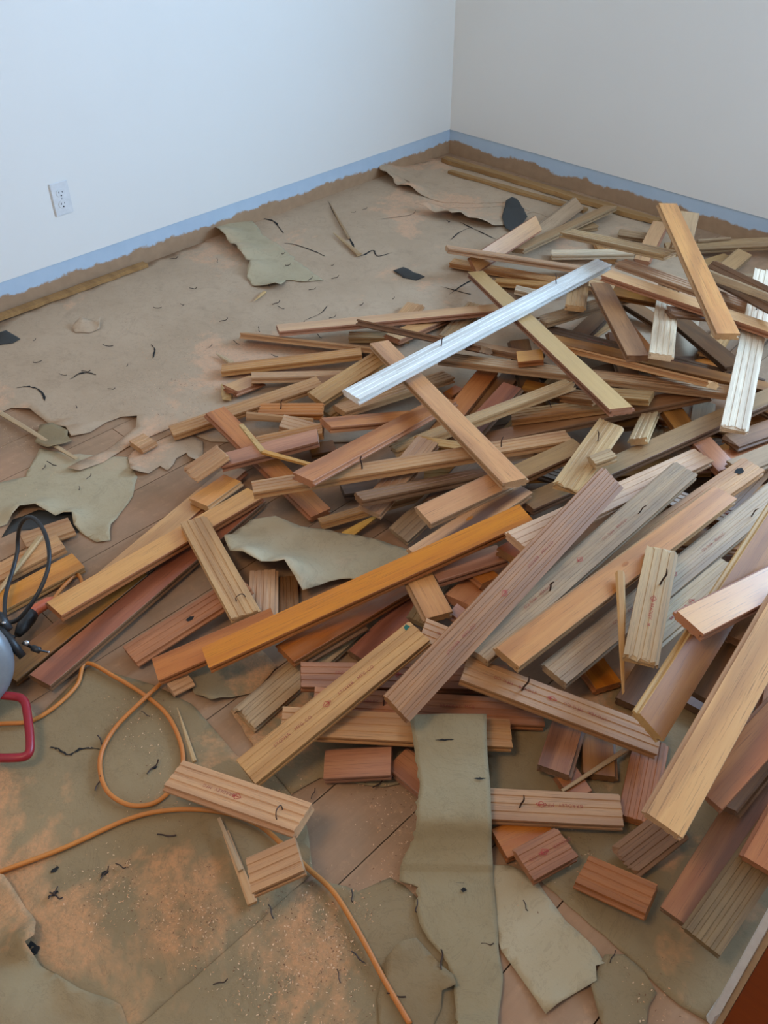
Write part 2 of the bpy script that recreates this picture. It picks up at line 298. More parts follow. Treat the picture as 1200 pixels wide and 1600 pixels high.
((-1.2337, 2.6226, 0.21),(-0.95, 2.0672, 0.272),0,'B','white',0.067,0.019,'','plank','whitish grooved board with a brown stain ending in mid pile'),
((-1.0702, 2.3182, 0.27),(-1.0042, 2.4211, 0.243),0,'B','brown',0.05,0.019,'b','plank','splintered dark chunk tucked under the long tan diagonal board'),
((-0.9117, 1.4292, 0.15),(-0.6733, 2.3118, 0.185),-4,'F','olive',0.067,0.019,'','plank','long greenish-tan board running diagonally under the big whitish board'),
((-0.8366, 1.7923, 0.188),(-0.9029, 1.9704, 0.15),-20,'B','pale',0.05,0.019,'','plank','small upright grooved board end with pale lit ridge, middle right'),
((-1.4061, 2.599, 0.228),(-0.8945, 2.5474, 0.25),-3,'B','pink',0.067,0.019,'','plank','long reddish grooved board above the tan diagonal at upper right'),
((-0.9787, 2.7323, 0.288),(-0.6639, 1.9464, 0.229),0,'B','white',0.067,0.019,'nb','plank','big whitish board with a curved dark nail hanging down at right'),
((-1.1569, 2.7216, 0.246),(-0.7612, 2.3919, 0.356),45,'B','brown',0.067,0.019,'','plank','split dark board on edge with a pale upper rim near the back wall right side'),
((-1.1072, 2.6044, 0.283),(-0.7611, 2.3788, 0.376),60,'B','pale',0.03,0.012,'b','plank','pale splintered lath lying along the split dark board'),
((-1.3056, 2.8104, 0.361),(-1.224, 2.6277, 0.316),0,'F','dusty',0.067,0.019,'','plank','dusty board with a nail hole crossing behind the tallest board'),
((-1.7054, 2.7219, 0.21),(-1.2196, 2.5622, 0.323),0,'B','pale',0.067,0.019,'b','plank','pale grooved board with torn right end at the back of the pile'),
((-1.3345, 2.391, 0.277),(-0.7355, 2.3781, 0.291),-3,'F','tan',0.067,0.019,'','plank','long tan varnished board slanting down to the right frame edge'),
((-1.3764, 2.7822, 0.378),(-0.8142, 2.1284, 0.361),0,'F','amber',0.067,0.019,'','plank','tallest board, dusty above and amber below, leaning toward the back wall'),
((-1.4418, 0.3482, 0.021),(-1.5132, 0.7246, 0.021),5,'F','brown',0.067,0.019,'','plank','brown varnished board passing beneath the saw and the long tan board'),
((-1.5032, 0.6362, 0.049),(-1.6586, 1.1479, 0.018),0,'F','tan',0.067,0.019,'','plank','wide-looking tan board lying lowest, parallel to the long tan one'),
((-1.5763, 0.9605, 0.05),(-1.6027, 1.0907, 0.042),0,'F','amber',0.067,0.019,'','plank','short amber offcut resting on the tan board at left'),
((-1.3689, 0.3862, 0.028),(-1.5254, 1.1003, 0.0185),0,'F','red',0.067,0.019,'','plank','long dark red board nearest the saw, left of the pile'),
((-1.4813, 0.4973, 0.077),(-1.516, 1.091, 0.044),0,'F','tan',0.067,0.019,'','plank','long narrow tan board with slant-cut left end above the dark red board'),
((-1.9672, 2.2091, 0.018),(-1.899, 2.0302, 0.018),0,'B','pink',0.067,0.019,'','plank','small pink board end poking out above the long tan board'),
((-1.972, 1.8783, 0.023),(-1.8215, 2.017, 0.023),-8,'B','grey',0.067,0.019,'','plank','grey weathered board end under the long tan board, left of the white one'),
((-1.8144, 1.9217, 0.056),(-1.8394, 2.2357, 0.0185),0,'F','tan',0.067,0.019,'','plank','light tan board under the dark edge board left of the white board'),
((-1.7256, 2.1036, 0.018),(-1.807, 2.3549, 0.021),0,'B','grey',0.067,0.019,'','plank','bluish grey board lying in the gap above the white board'),
((-2.2216, 1.6274, 0.032),(-1.8066, 1.8773, 0.032),-26,'B','pink',0.067,0.019,'','plank','slim board on edge with the far left tip, above the striped one'),
((-2.1121, 1.6888, 0.068),(-1.683, 2.3575, 0.0535),-5,'F','tan',0.067,0.019,'','plank','long light tan board with a pale square left end, upper left of pile'),
((-1.9179, 1.8925, 0.085),(-1.4179, 1.9094, 0.173),-32,'F','brown',0.067,0.019,'','plank','dark brown board on edge that passes beneath the white board'),
((-2.2177, 1.5085, 0.014),(-2.1291, 1.5018, 0.014),0,'B','pale',0.02,0.01,'b','splinter','thin splinter behind the left striped board on the paper'),
((-2.0503, 1.4007, 0.015),(-1.9685, 1.356, 0.015),0,'B','pale',0.03,0.012,'b','splinter','small upright splinter below the left striped board'),
((-1.9699, 1.3722, 0.0345),(-1.9768, 1.4824, 0.0195),0,'F','tan',0.067,0.019,'b','plank','short broken piece under the left end of the striped board'),
((-1.9677, 1.4551, 0.049),(-1.7611, 1.7284, 0.026),-14,'B','pink',0.067,0.019,'','plank','reddish edge board parallel and just below the striped board'),
((-2.1082, 1.4473, 0.022),(-1.8227, 1.7906, 0.054),-7,'B','pink',0.067,0.019,'','plank','striped grooved board with its square left end over the bare paper'),
((-1.7992, 1.5652, 0.049),(-1.6245, 1.8026, 0.0415),10,'F','brown',0.067,0.019,'','plank','dim board in the hollow beneath the white board lower end'),
((-1.937, 1.1282, 0.02),(-1.7649, 1.556, 0.072),-3,'B','pink',0.067,0.019,'','plank','pink grooved board reaching furthest left onto the paper, upper group'),
((-1.6785, 1.4985, 0.024),(-1.65, 1.7146, 0.0735),0,'B','grey',0.06,0.019,'','plank','dirty grey board lying directly beneath the light tan flat one'),
((-1.6981, 1.4739, 0.08),(-1.6994, 1.766, 0.1035),10,'B','tan',0.067,0.019,'','plank','light tan grooved board with a blackened side left of the white board'),
((-1.6187, 1.4953, 0.066),(-1.54, 1.8865, 0.045),-5,'B','pink',0.067,0.019,'','plank','pink grooved board end hidden just under the lower tip of the white board'),
((-1.7817, 1.3321, 0.069),(-1.6346, 1.4502, 0.08),0,'B','orange',0.067,0.019,'nb','plank','orange flat board with a nail standing up and a cracked edge'),
((-1.7788, 1.2831, 0.076),(-1.6239, 1.4001, 0.074),70,'B','tan',0.025,0.01,'','lath','thin pale strip of cracked wood under the orange nailed board'),
((-1.5807, 1.3423, 0.023),(-1.545, 1.4024, 0.023),10,'F','brown',0.05,0.019,'','plank','small brown block in the hollow below the orange varnished board'),
((-1.6665, 1.319, 0.089),(-1.5754, 1.3792, 0.068),0,'B','pink',0.067,0.019,'','plank','pink board corner behind the orange varnished board'),
((-1.8747, 1.2414, 0.063),(-1.3547, 1.1706, 0.018),0,'F','orange',0.067,0.019,'','plank','orange board running from the paper edge to a blunt lower end, left pile'),
((-1.6565, 1.216, 0.072),(-1.5264, 1.3483, 0.115),-5,'B','pink',0.067,0.019,'','plank','pink grooved board behind the glossy orange board'),
((-1.6509, 1.0953, 0.078),(-1.49, 1.297, 0.135),0,'F','orange',0.067,0.019,'','plank','glossy orange board with a worn pale left end and notched right end'),
((-1.514, 1.3452, 0.139),(-1.4298, 1.6036, 0.079),-5,'F','orange',0.067,0.019,'','plank','orange-brown board with a dark groove just left of the pile centre'),
((-1.662, 0.9987, 0.076),(-1.6463, 1.1021, 0.106),0,'B','pink',0.067,0.019,'b','plank','short pink board with a broken lower left end on the paper'),
((-1.4946, 1.8357, 0.018),(-1.4959, 1.8857, 0.018),0,'F','orange',0.04,0.019,'','plank','small orange patch of board right of the crossing amber board top'),
((-1.2895, 1.8809, 0.113),(-1.2567, 1.6504, 0.077),0,'F','red',0.067,0.019,'','plank','reddish varnished board beside the pinkish glossy board, pile centre'),
((-1.4295, 1.9406, 0.081),(-1.3335, 1.5602, 0.042),0,'F','pinkv',0.067,0.019,'','plank','pinkish glossy varnished board slanting beneath the crossing amber board'),
((-1.3511, 1.4411, 0.086),(-1.1114, 1.8885, 0.198),-18,'B','pale',0.067,0.019,'b','plank','long split board with a pale upper rim, crossing the centre'),
((-1.2863, 1.4576, 0.1385),(-1.2087, 1.5497, 0.109),-5,'B','tan',0.05,0.019,'','plank','tan grooved board piece under the crossing amber board centre'),
((-1.3802, 1.2756, 0.024),(-1.3261, 1.3583, 0.024),-10,'F','dark',0.067,0.019,'','plank','dark board edge in the hollow under the two-nailed long board'),
((-1.3242, 1.1427, 0.027),(-1.1137, 1.5581, 0.065),-22,'B','tan',0.05,0.019,'','plank','narrow tan board on edge low in the pile, left of the knotty board'),
((-1.1405, 1.2352, 0.037),(-1.1387, 1.3943, 0.074),10,'B','grey',0.067,0.019,'','plank','grey rough board hanging over the paper left of the knotty board'),
((-1.2496, 1.1557, 0.021),(-1.2228, 1.2474, 0.048),10,'B','yellow',0.03,0.014,'b','splinter','bright yellow freshly split splinter pointing at the paper'),
((-1.102, 1.3264, 0.103),(-1.1839, 1.6301, 0.08),0,'F','dark',0.067,0.019,'','plank','dark board deep in the pile below the two-nailed board'),
((-1.1995, 1.1949, 0.105),(-1.2418, 1.4519, 0.163),0,'B','pink',0.067,0.019,'','plank','short thick pink grooved board with dirty sides pointing down left'),
((-1.2008, 1.1604, 0.164),(-1.0006, 1.7243, 0.091),-8,'B','brown',0.05,0.019,'','plank','brown board on edge right below the two-nailed long board'),
((-1.4318, 1.0266, 0.143),(-0.9625, 1.6686, 0.201),-9,'B','pink',0.067,0.019,'nn','plank','long grooved board with two upright nails, left end square'),
((-1.2929, 1.0725, 0.219),(-1.4084, 1.7314, 0.081),0,'F','orange',0.067,0.019,'','plank','orange-brown varnished board with a grey left end over the nailed board'),
((-0.9806, 1.4647, 0.18),(-0.9072, 1.6306, 0.222),-5,'F','olive',0.067,0.019,'','plank','olive board with a bright edge right of the crossing amber board'),
((-1.8022, 0.5885, 0.018),(-1.7728, 0.7049, 0.018),0,'B','pink',0.067,0.019,'','plank','short pinkish grooved board topmost of the far left stack by the cord loop'),
((-1.6506, 0.3822, 0.021),(-1.6453, 0.6443, 0.021),5,'F','amber',0.067,0.019,'','plank','amber board at the far left under the pink one beside the saw'),
((-1.7471, 0.446, 0.018),(-1.7168, 0.646, 0.038),0,'B','pink',0.067,0.019,'','plank','pink board crossing the amber one at the left frame edge'),
((-1.6654, 0.4492, 0.038),(-1.7599, 0.6184, 0.05),0,'B','pale',0.014,0.008,'','lath','thin pale lath across the left stack'),
((-1.1482, 0.8697, 0.018),(-1.2449, 0.9504, 0.018),0,'B','brown',0.067,0.019,'','plank','brown board end visible under the torn paper, right one'),
((-1.139, 0.7982, 0.038),(-1.2771, 0.9206, 0.038),0,'B','pink',0.067,0.019,'','plank','pink hatched board end under the torn paper, left one'),
((-1.2958, 0.5601, 0.019),(-1.2555, 0.8516, 0.061),0,'B','rosy',0.067,0.019,'','plank','thick grooved board with a black mark between the red and amber boards'),
((-1.5059, 0.8943, 0.078),(-1.1596, 0.7755, 0.0825),0,'B','tan',0.067,0.019,'s','plank','tan grooved board lying crosswise with a staple at its lower end'),
((-1.1637, 0.5669, 0.018),(-1.1552, 0.613, 0.018),0,'B','pink',0.04,0.019,'','plank','tiny board end under the brown board stub by the orange cord'),
((-1.2106, 0.5687, 0.039),(-1.1003, 0.8074, 0.0935),5,'F','orange',0.067,0.019,'','plank','orange-brown stub sticking out from under the longest amber board'),
((-0.9894, 0.6235, 0.024),(-1.0226, 1.0584, 0.024),10,'B','grey',0.067,0.019,'b','plank','weathered grey-pink board with a split end above the floor seam'),
((-0.9404, 0.8977, 0.0185),(-0.9608, 1.1471, 0.0445),0,'F','red',0.067,0.019,'','plank','dark reddish varnished board behind the small amber board, centre'),
((-1.0186, 0.8039, 0.05),(-0.9999, 0.9576, 0.049),0,'F','brown',0.067,0.019,'','plank','brown board between the worn orange board and the reddish one'),
((-1.0242, 0.766, 0.0725),(-0.9859, 1.1522, 0.065),0,'F','worn',0.067,0.019,'','plank','worn orange board with bare patches beneath the longest amber board'),
((-0.9203, 1.165, 0.0855),(-0.8931, 1.0391, 0.055),0,'B','olive',0.067,0.019,'','plank','olive grey board corner below the longest amber board'),
((-0.8384, 1.0929, 0.1195),(-0.8713, 1.2776, 0.081),0,'F','orange',0.067,0.019,'','plank','dark amber board face right of the small amber board'),
((-0.8756, 1.1979, 0.122),(-0.8181, 1.1822, 0.128),0,'F','orange',0.055,0.019,'','plank','small red-orange board corner under the stacked amber edges'),
((-0.9169, 1.1061, 0.138),(-0.847, 1.2593, 0.146),-8,'F','orange',0.067,0.019,'','plank','amber board with two dark grooves sticking out below the longest board'),
((-0.8301, 1.0685, 0.118),(-0.7941, 1.0751, 0.106),0,'F','orange',0.04,0.019,'','plank','little amber corner in the dark gap beside the tilted grey board'),
((-0.825, 1.0183, 0.138),(-0.9383, 1.0753, 0.145),0,'F','amber',0.067,0.019,'','plank','short amber board pointing down under the longest amber board'),
((-0.8169, 0.9611, 0.1515),(-0.7272, 1.0074, 0.126),0,'B','pink',0.067,0.019,'','plank','pinkish board end beneath the tilted grey board, right of the stamped one'),
((-0.9699, 1.1097, 0.155),(-0.9349, 1.4425, 0.18),0,'F','knot',0.067,0.019,'','plank','amber board with a dark knot and swirling grain beneath the longest one'),
((-1.1257, 0.6409, 0.083),(-0.844, 1.3299, 0.2225),0,'F','amberL',0.067,0.019,'','plank','longest amber varnished board, straight across the pile toward lower left'),
((-1.0308, 1.1971, 0.185),(-0.9698, 1.4227, 0.203),8,'F','amber',0.067,0.019,'','plank','short amber board with slant-cut left end and silver lower edge'),
((-0.8107, 1.2341, 0.174),(-0.8232, 1.4126, 0.133),0,'F','red',0.067,0.019,'','plank','short red board under the left end of the long pink board'),
((-0.7893, 1.2186, 0.2415),(-0.7047, 1.8909, 0.155),5,'B','pink',0.067,0.019,'n','plank','long pink grooved board with a moulded left end, right half of pile'),
((-1.7247, 1.7752, 0.13),(-0.9134, 1.3831, 0.24),0,'F','amber',0.067,0.019,'','plank','amber board crossing beneath the white board toward the pile centre'),
((-1.9192, 2.4835, 0.064),(-0.8612, 1.7264, 0.298),0,'F','paleamber',0.067,0.019,'','plank','pale amber board crossing beneath the white board toward lower right'),
((-1.4712, 1.4022, 0.2205),(-1.4941, 2.6376, 0.186),5,'B','whiteL',0.067,0.019,'nn','plank','bright white grooved board lying on top of the pile with nails'),
((-0.8325, 1.4688, 0.217),(-0.8728, 1.71, 0.2615),0,'B','pale',0.067,0.019,'bn','plank','pale board with torn ends and a brown stain, right of centre'),
((-0.8266, 1.5544, 0.255),(-0.8029, 1.6042, 0.263),0,'B','pale',0.04,0.019,'','block','small pale block touching the torn pale board'),
((-0.3581, 1.3849, 0.018),(-0.3501, 1.2763, 0.018),0,'F','dark',0.067,0.019,'','plank','dark board in the hollow behind the large amber board'),
((-0.3007, 1.1103, 0.246),(-0.3109, 1.2763, 0.284),0,'F','dark',0.067,0.019,'','plank','dark grey-brown board between the edge-standing board and large amber one'),
((-0.4693, 1.3144, 0.018),(-0.4485, 1.1929, 0.018),0,'F','dark',0.067,0.019,'','plank','dark reddish board under the short stamped board'),
((-0.7052, 0.7721, 0.018),(-0.6189, 0.7721, 0.018),0,'F','orange',0.067,0.019,'','plank','small orange piece angled down under the paper strip'),
((-0.9609, 0.7535, 0.07),(-0.673, 1.0784, 0.021),5,'B','rosy',0.067,0.019,'','plank','reddish horizontal board, uppermost of three behind the stamped tan board'),
((-0.8931, 0.7266, 0.071),(-0.5669, 1.051, 0.021),5,'B','rosy',0.067,0.019,'n','plank','reddish stamped horizontal board with a nail near its right end'),
((-0.8883, 0.6404, 0.0915),(-0.5736, 0.9511, 0.044),5,'B','pink',0.067,0.019,'','plank','pink grooved horizontal board, lowest of three, right end square'),
((-0.7949, 0.6628, 0.021),(-0.6995, 0.748, 0.04),5,'F','orange',0.067,0.019,'','plank','orange varnished short board left of the paper strip'),
((-0.8496, 0.5217, 0.089),(-0.8044, 0.9368, 0.174),3,'B','tan',0.067,0.019,'','plank','tan stamped board with a green paint corner pointing to the lower left'),
((-0.434, 0.9366, 0.018),(-0.4166, 0.9784, 0.018),0,'F','orange',0.067,0.019,'','plank','orange corner above the stamped nailed board'),
((-0.4532, 0.764, 0.018),(-0.4123, 0.8559, 0.018),0,'F','orange',0.067,0.019,'','plank','orange board end beneath the stamped nailed board by the paper strip'),
((-0.3994, 1.0086, 0.018),(-0.4609, 1.0928, 0.018),0,'F','brown',0.067,0.019,'','plank','dim brown board end between two others above the stamped nailed board'),
((-0.462, 0.943, 0.038),(-0.5169, 1.0829, 0.038),0,'F','ambd',0.067,0.019,'','plank','short dark amber board with a clean cut end above the stamped nailed board'),
((-0.3009, 0.9739, 0.018),(-0.3717, 1.1468, 0.018),0,'B','rosy',0.067,0.019,'','plank','rosy board standing left of the large amber board lower end'),
((-0.4304, 0.924, 0.0335),(-0.3944, 1.0905, 0.0315),0,'B','grey',0.01,0.006,'','lath','thin grey lath slanting over the brown board ends'),
((-0.5376, 0.7778, 0.04),(-0.327, 0.9595, 0.039),3,'B','pink',0.067,0.019,'n','plank','pink board stamped in red with an upright nail, right of the paper strip'),
((-0.3906, 0.7514, 0.038),(-0.3625, 0.8385, 0.038),0,'B','rosy',0.067,0.019,'','plank','short rosy grooved offcut on the floor below the stamped nailed board'),
((-0.2708, 0.8872, 0.02),(-0.2416, 1.0009, 0.045),0,'B','brown',0.067,0.019,'b','plank','brown board with frayed white end under the large amber board tip'),
((-0.3144, 0.8215, 0.021),(-0.1954, 0.8414, 0.047),0,'B','rosy',0.067,0.019,'','plank','short reddish grooved offcut lying alone at lower right'),
((-0.5878, 1.2376, 0.018),(-0.5102, 1.2004, 0.018),0,'F','orange',0.067,0.019,'','plank','amber board end below the nailed grey board, left of the thin splinter'),
((-0.6951, 0.9475, 0.1435),(-0.3523, 1.1228, 0.06),5,'B','pink',0.067,0.019,'n','plank','long pink stamped board slanting right with an upright nail'),
((-0.6786, 1.3099, 0.117),(-0.5808, 1.9031, 0.184),3,'B','pink',0.067,0.019,'','plank','pink grooved board with a round dark knot hole near its upper end'),
((-0.6928, 0.9759, 0.165),(-0.6713, 1.7212, 0.2215),5,'B','grey',0.067,0.019,'nn','plank','weathered grey grooved board with nails, left of the amber diagonal'),
((-0.6285, 0.9868, 0.192),(-0.5771, 1.7468, 0.1855),3,'F','amber',0.067,0.019,'','plank','amber varnished diagonal board with a worn knot mark'),
((-0.5713, 1.0755, 0.115),(-0.5033, 1.9717, 0.14),4,'B','greyp',0.067,0.019,'nn','plank','long grey grooved board with a red emblem at its lower end'),
((-0.4888, 1.2625, 0.115),(-0.4631, 1.6081, 0.117),0,'B','pale',0.067,0.019,'','plank','pale grooved board end beneath the short stamped board, right side'),
((-0.7099, 0.7681, 0.1705),(-0.7393, 1.4938, 0.286),35,'B','rosyg',0.067,0.019,'','plank','tilted grey-rose board with a broken tongue along its upper edge'),
((-0.5946, 1.3218, 0.2155),(-0.4353, 1.1041, 0.1525),0,'B','tan',0.02,0.012,'b','splinter','narrow pointed tan splinter left of the short stamped board'),
((-0.5658, 1.4424, 0.2105),(-0.4385, 1.154, 0.194),0,'B','paleg',0.067,0.019,'bn','plank','short pale board with red stamp and crooked nail on top at right'),
((-0.2943, 1.2225, 0.3),(-0.3203, 1.3565, 0.3105),0,'F','brown',0.067,0.019,'','plank','brown board end beneath the amber board at the right frame edge'),
((-0.3194, 0.9384, 0.315),(-0.3939, 1.5856, 0.37),38,'F','brownv',0.067,0.019,'','plank','long brown varnished board standing on edge with a pale grooved rim'),
((-0.3611, 1.1121, 0.386),(-0.2975, 1.3975, 0.358),2,'F','tana',0.067,0.019,'','plank','amber-tan board entering from the right frame edge over the edge-standing one'),
((-0.1737, 1.1292, 0.223),(-0.2177, 1.2452, 0.2535),0,'F','pinkv',0.067,0.019,'','plank','pinkish pointed board at the right frame edge beside the large amber one'),
((-0.1464, 0.842, 0.054),(-0.1606, 1.1498, 0.122),0,'F','ambd',0.067,0.019,'','plank','dark amber board running up the lower right shadow'),
((-0.187, 1.0304, 0.124),(-0.18, 1.1582, 0.155),-30,'F','brown',0.067,0.019,'','plank','thin brown board edge under the grey-brown board at right'),
((-0.2063, 0.9656, 0.208),(-0.1822, 1.1861, 0.258),5,'F','greyb',0.067,0.019,'','plank','grey-brown board partly beneath the large amber one, right edge'),
((-0.1033, 0.8271, 0.07),(-0.0976, 1.0984, 0.129),5,'B','olivb',0.067,0.019,'','plank','grey-olive board nearest the door at lower right'),
((-0.0916, 0.9713, 0.124),(-0.0986, 1.0809, 0.148),0,'F','orange',0.067,0.019,'','plank','short rounded orange board at the right frame edge above the door'),
((-0.2147, 0.8153, 0.291),(-0.2693, 1.3326, 0.402),10,'F','amberB',0.067,0.019,'','plank','large bright amber board in front of the pile at right'),
((-0.6868, 0.3926, 0.013),(-0.8263, 0.444, 0.013),0,'B','tan',0.018,0.008,'','lath','flat tan lath beside the small square offcut'),
((-0.7445, 0.4141, 0.021),(-0.8532, 0.4515, 0.02),0,'B','pale',0.01,0.005,'','lath','thin pale lath under the stamped offcut by the cord'),
((-0.9597, 0.4356, 0.056),(-0.6879, 0.517, 0.117),0,'B','pink',0.067,0.019,'s','plank','stamped pink offcut with a staple lying over the orange cord'),
((-0.6847, 0.3958, 0.1),(-0.6441, 0.4707, 0.122),0,'B','pink',0.067,0.019,'','plank','small square-cut pink offcut next to the laths by the cord'),
((-1.1195, 0.5515, 0.012),(-0.9887, 0.497, 0.012),0,'B','pale',0.009,0.006,'','splinter','thin round stick left of the stamped offcut'),
((-2.4018, 0.8401, 0.013),(-2.0304, 0.8737, 0.013),0,'B','pale',0.018,0.008,'','lath','long pale lath under the torn paper flap at the left edge'),
((-1.9483, 1.0154, 0.018),(-1.95, 1.0662, 0.018),0,'B','pink',0.067,0.019,'','plank','short board end peeking from under the paper below the furthest left board'),
((-2.4248, 1.8413, 0.012),(-2.452, 1.9157, 0.012),0,'B','pale',0.014,0.006,'','splinter','pale wood sliver below the big torn paper flap'),
((-2.6621, 2.4642, 0.014),(-2.4302, 2.3865, 0.014),0,'B','pale',0.02,0.01,'','splinter','pale stick lying along the slit in the far paper'),
((-2.9119, 2.6788, 0.014),(-2.5785, 2.4714, 0.014),0,'B','dusty',0.012,0.01,'','splinter','dark slender strip standing in the slit of the far paper'),
((-2.9769, 3.1372, 0.014),(-2.8414, 3.1246, 0.014),0,'B','dusty',0.02,0.01,'','splinter','dusty short stick near the far corner'),
]
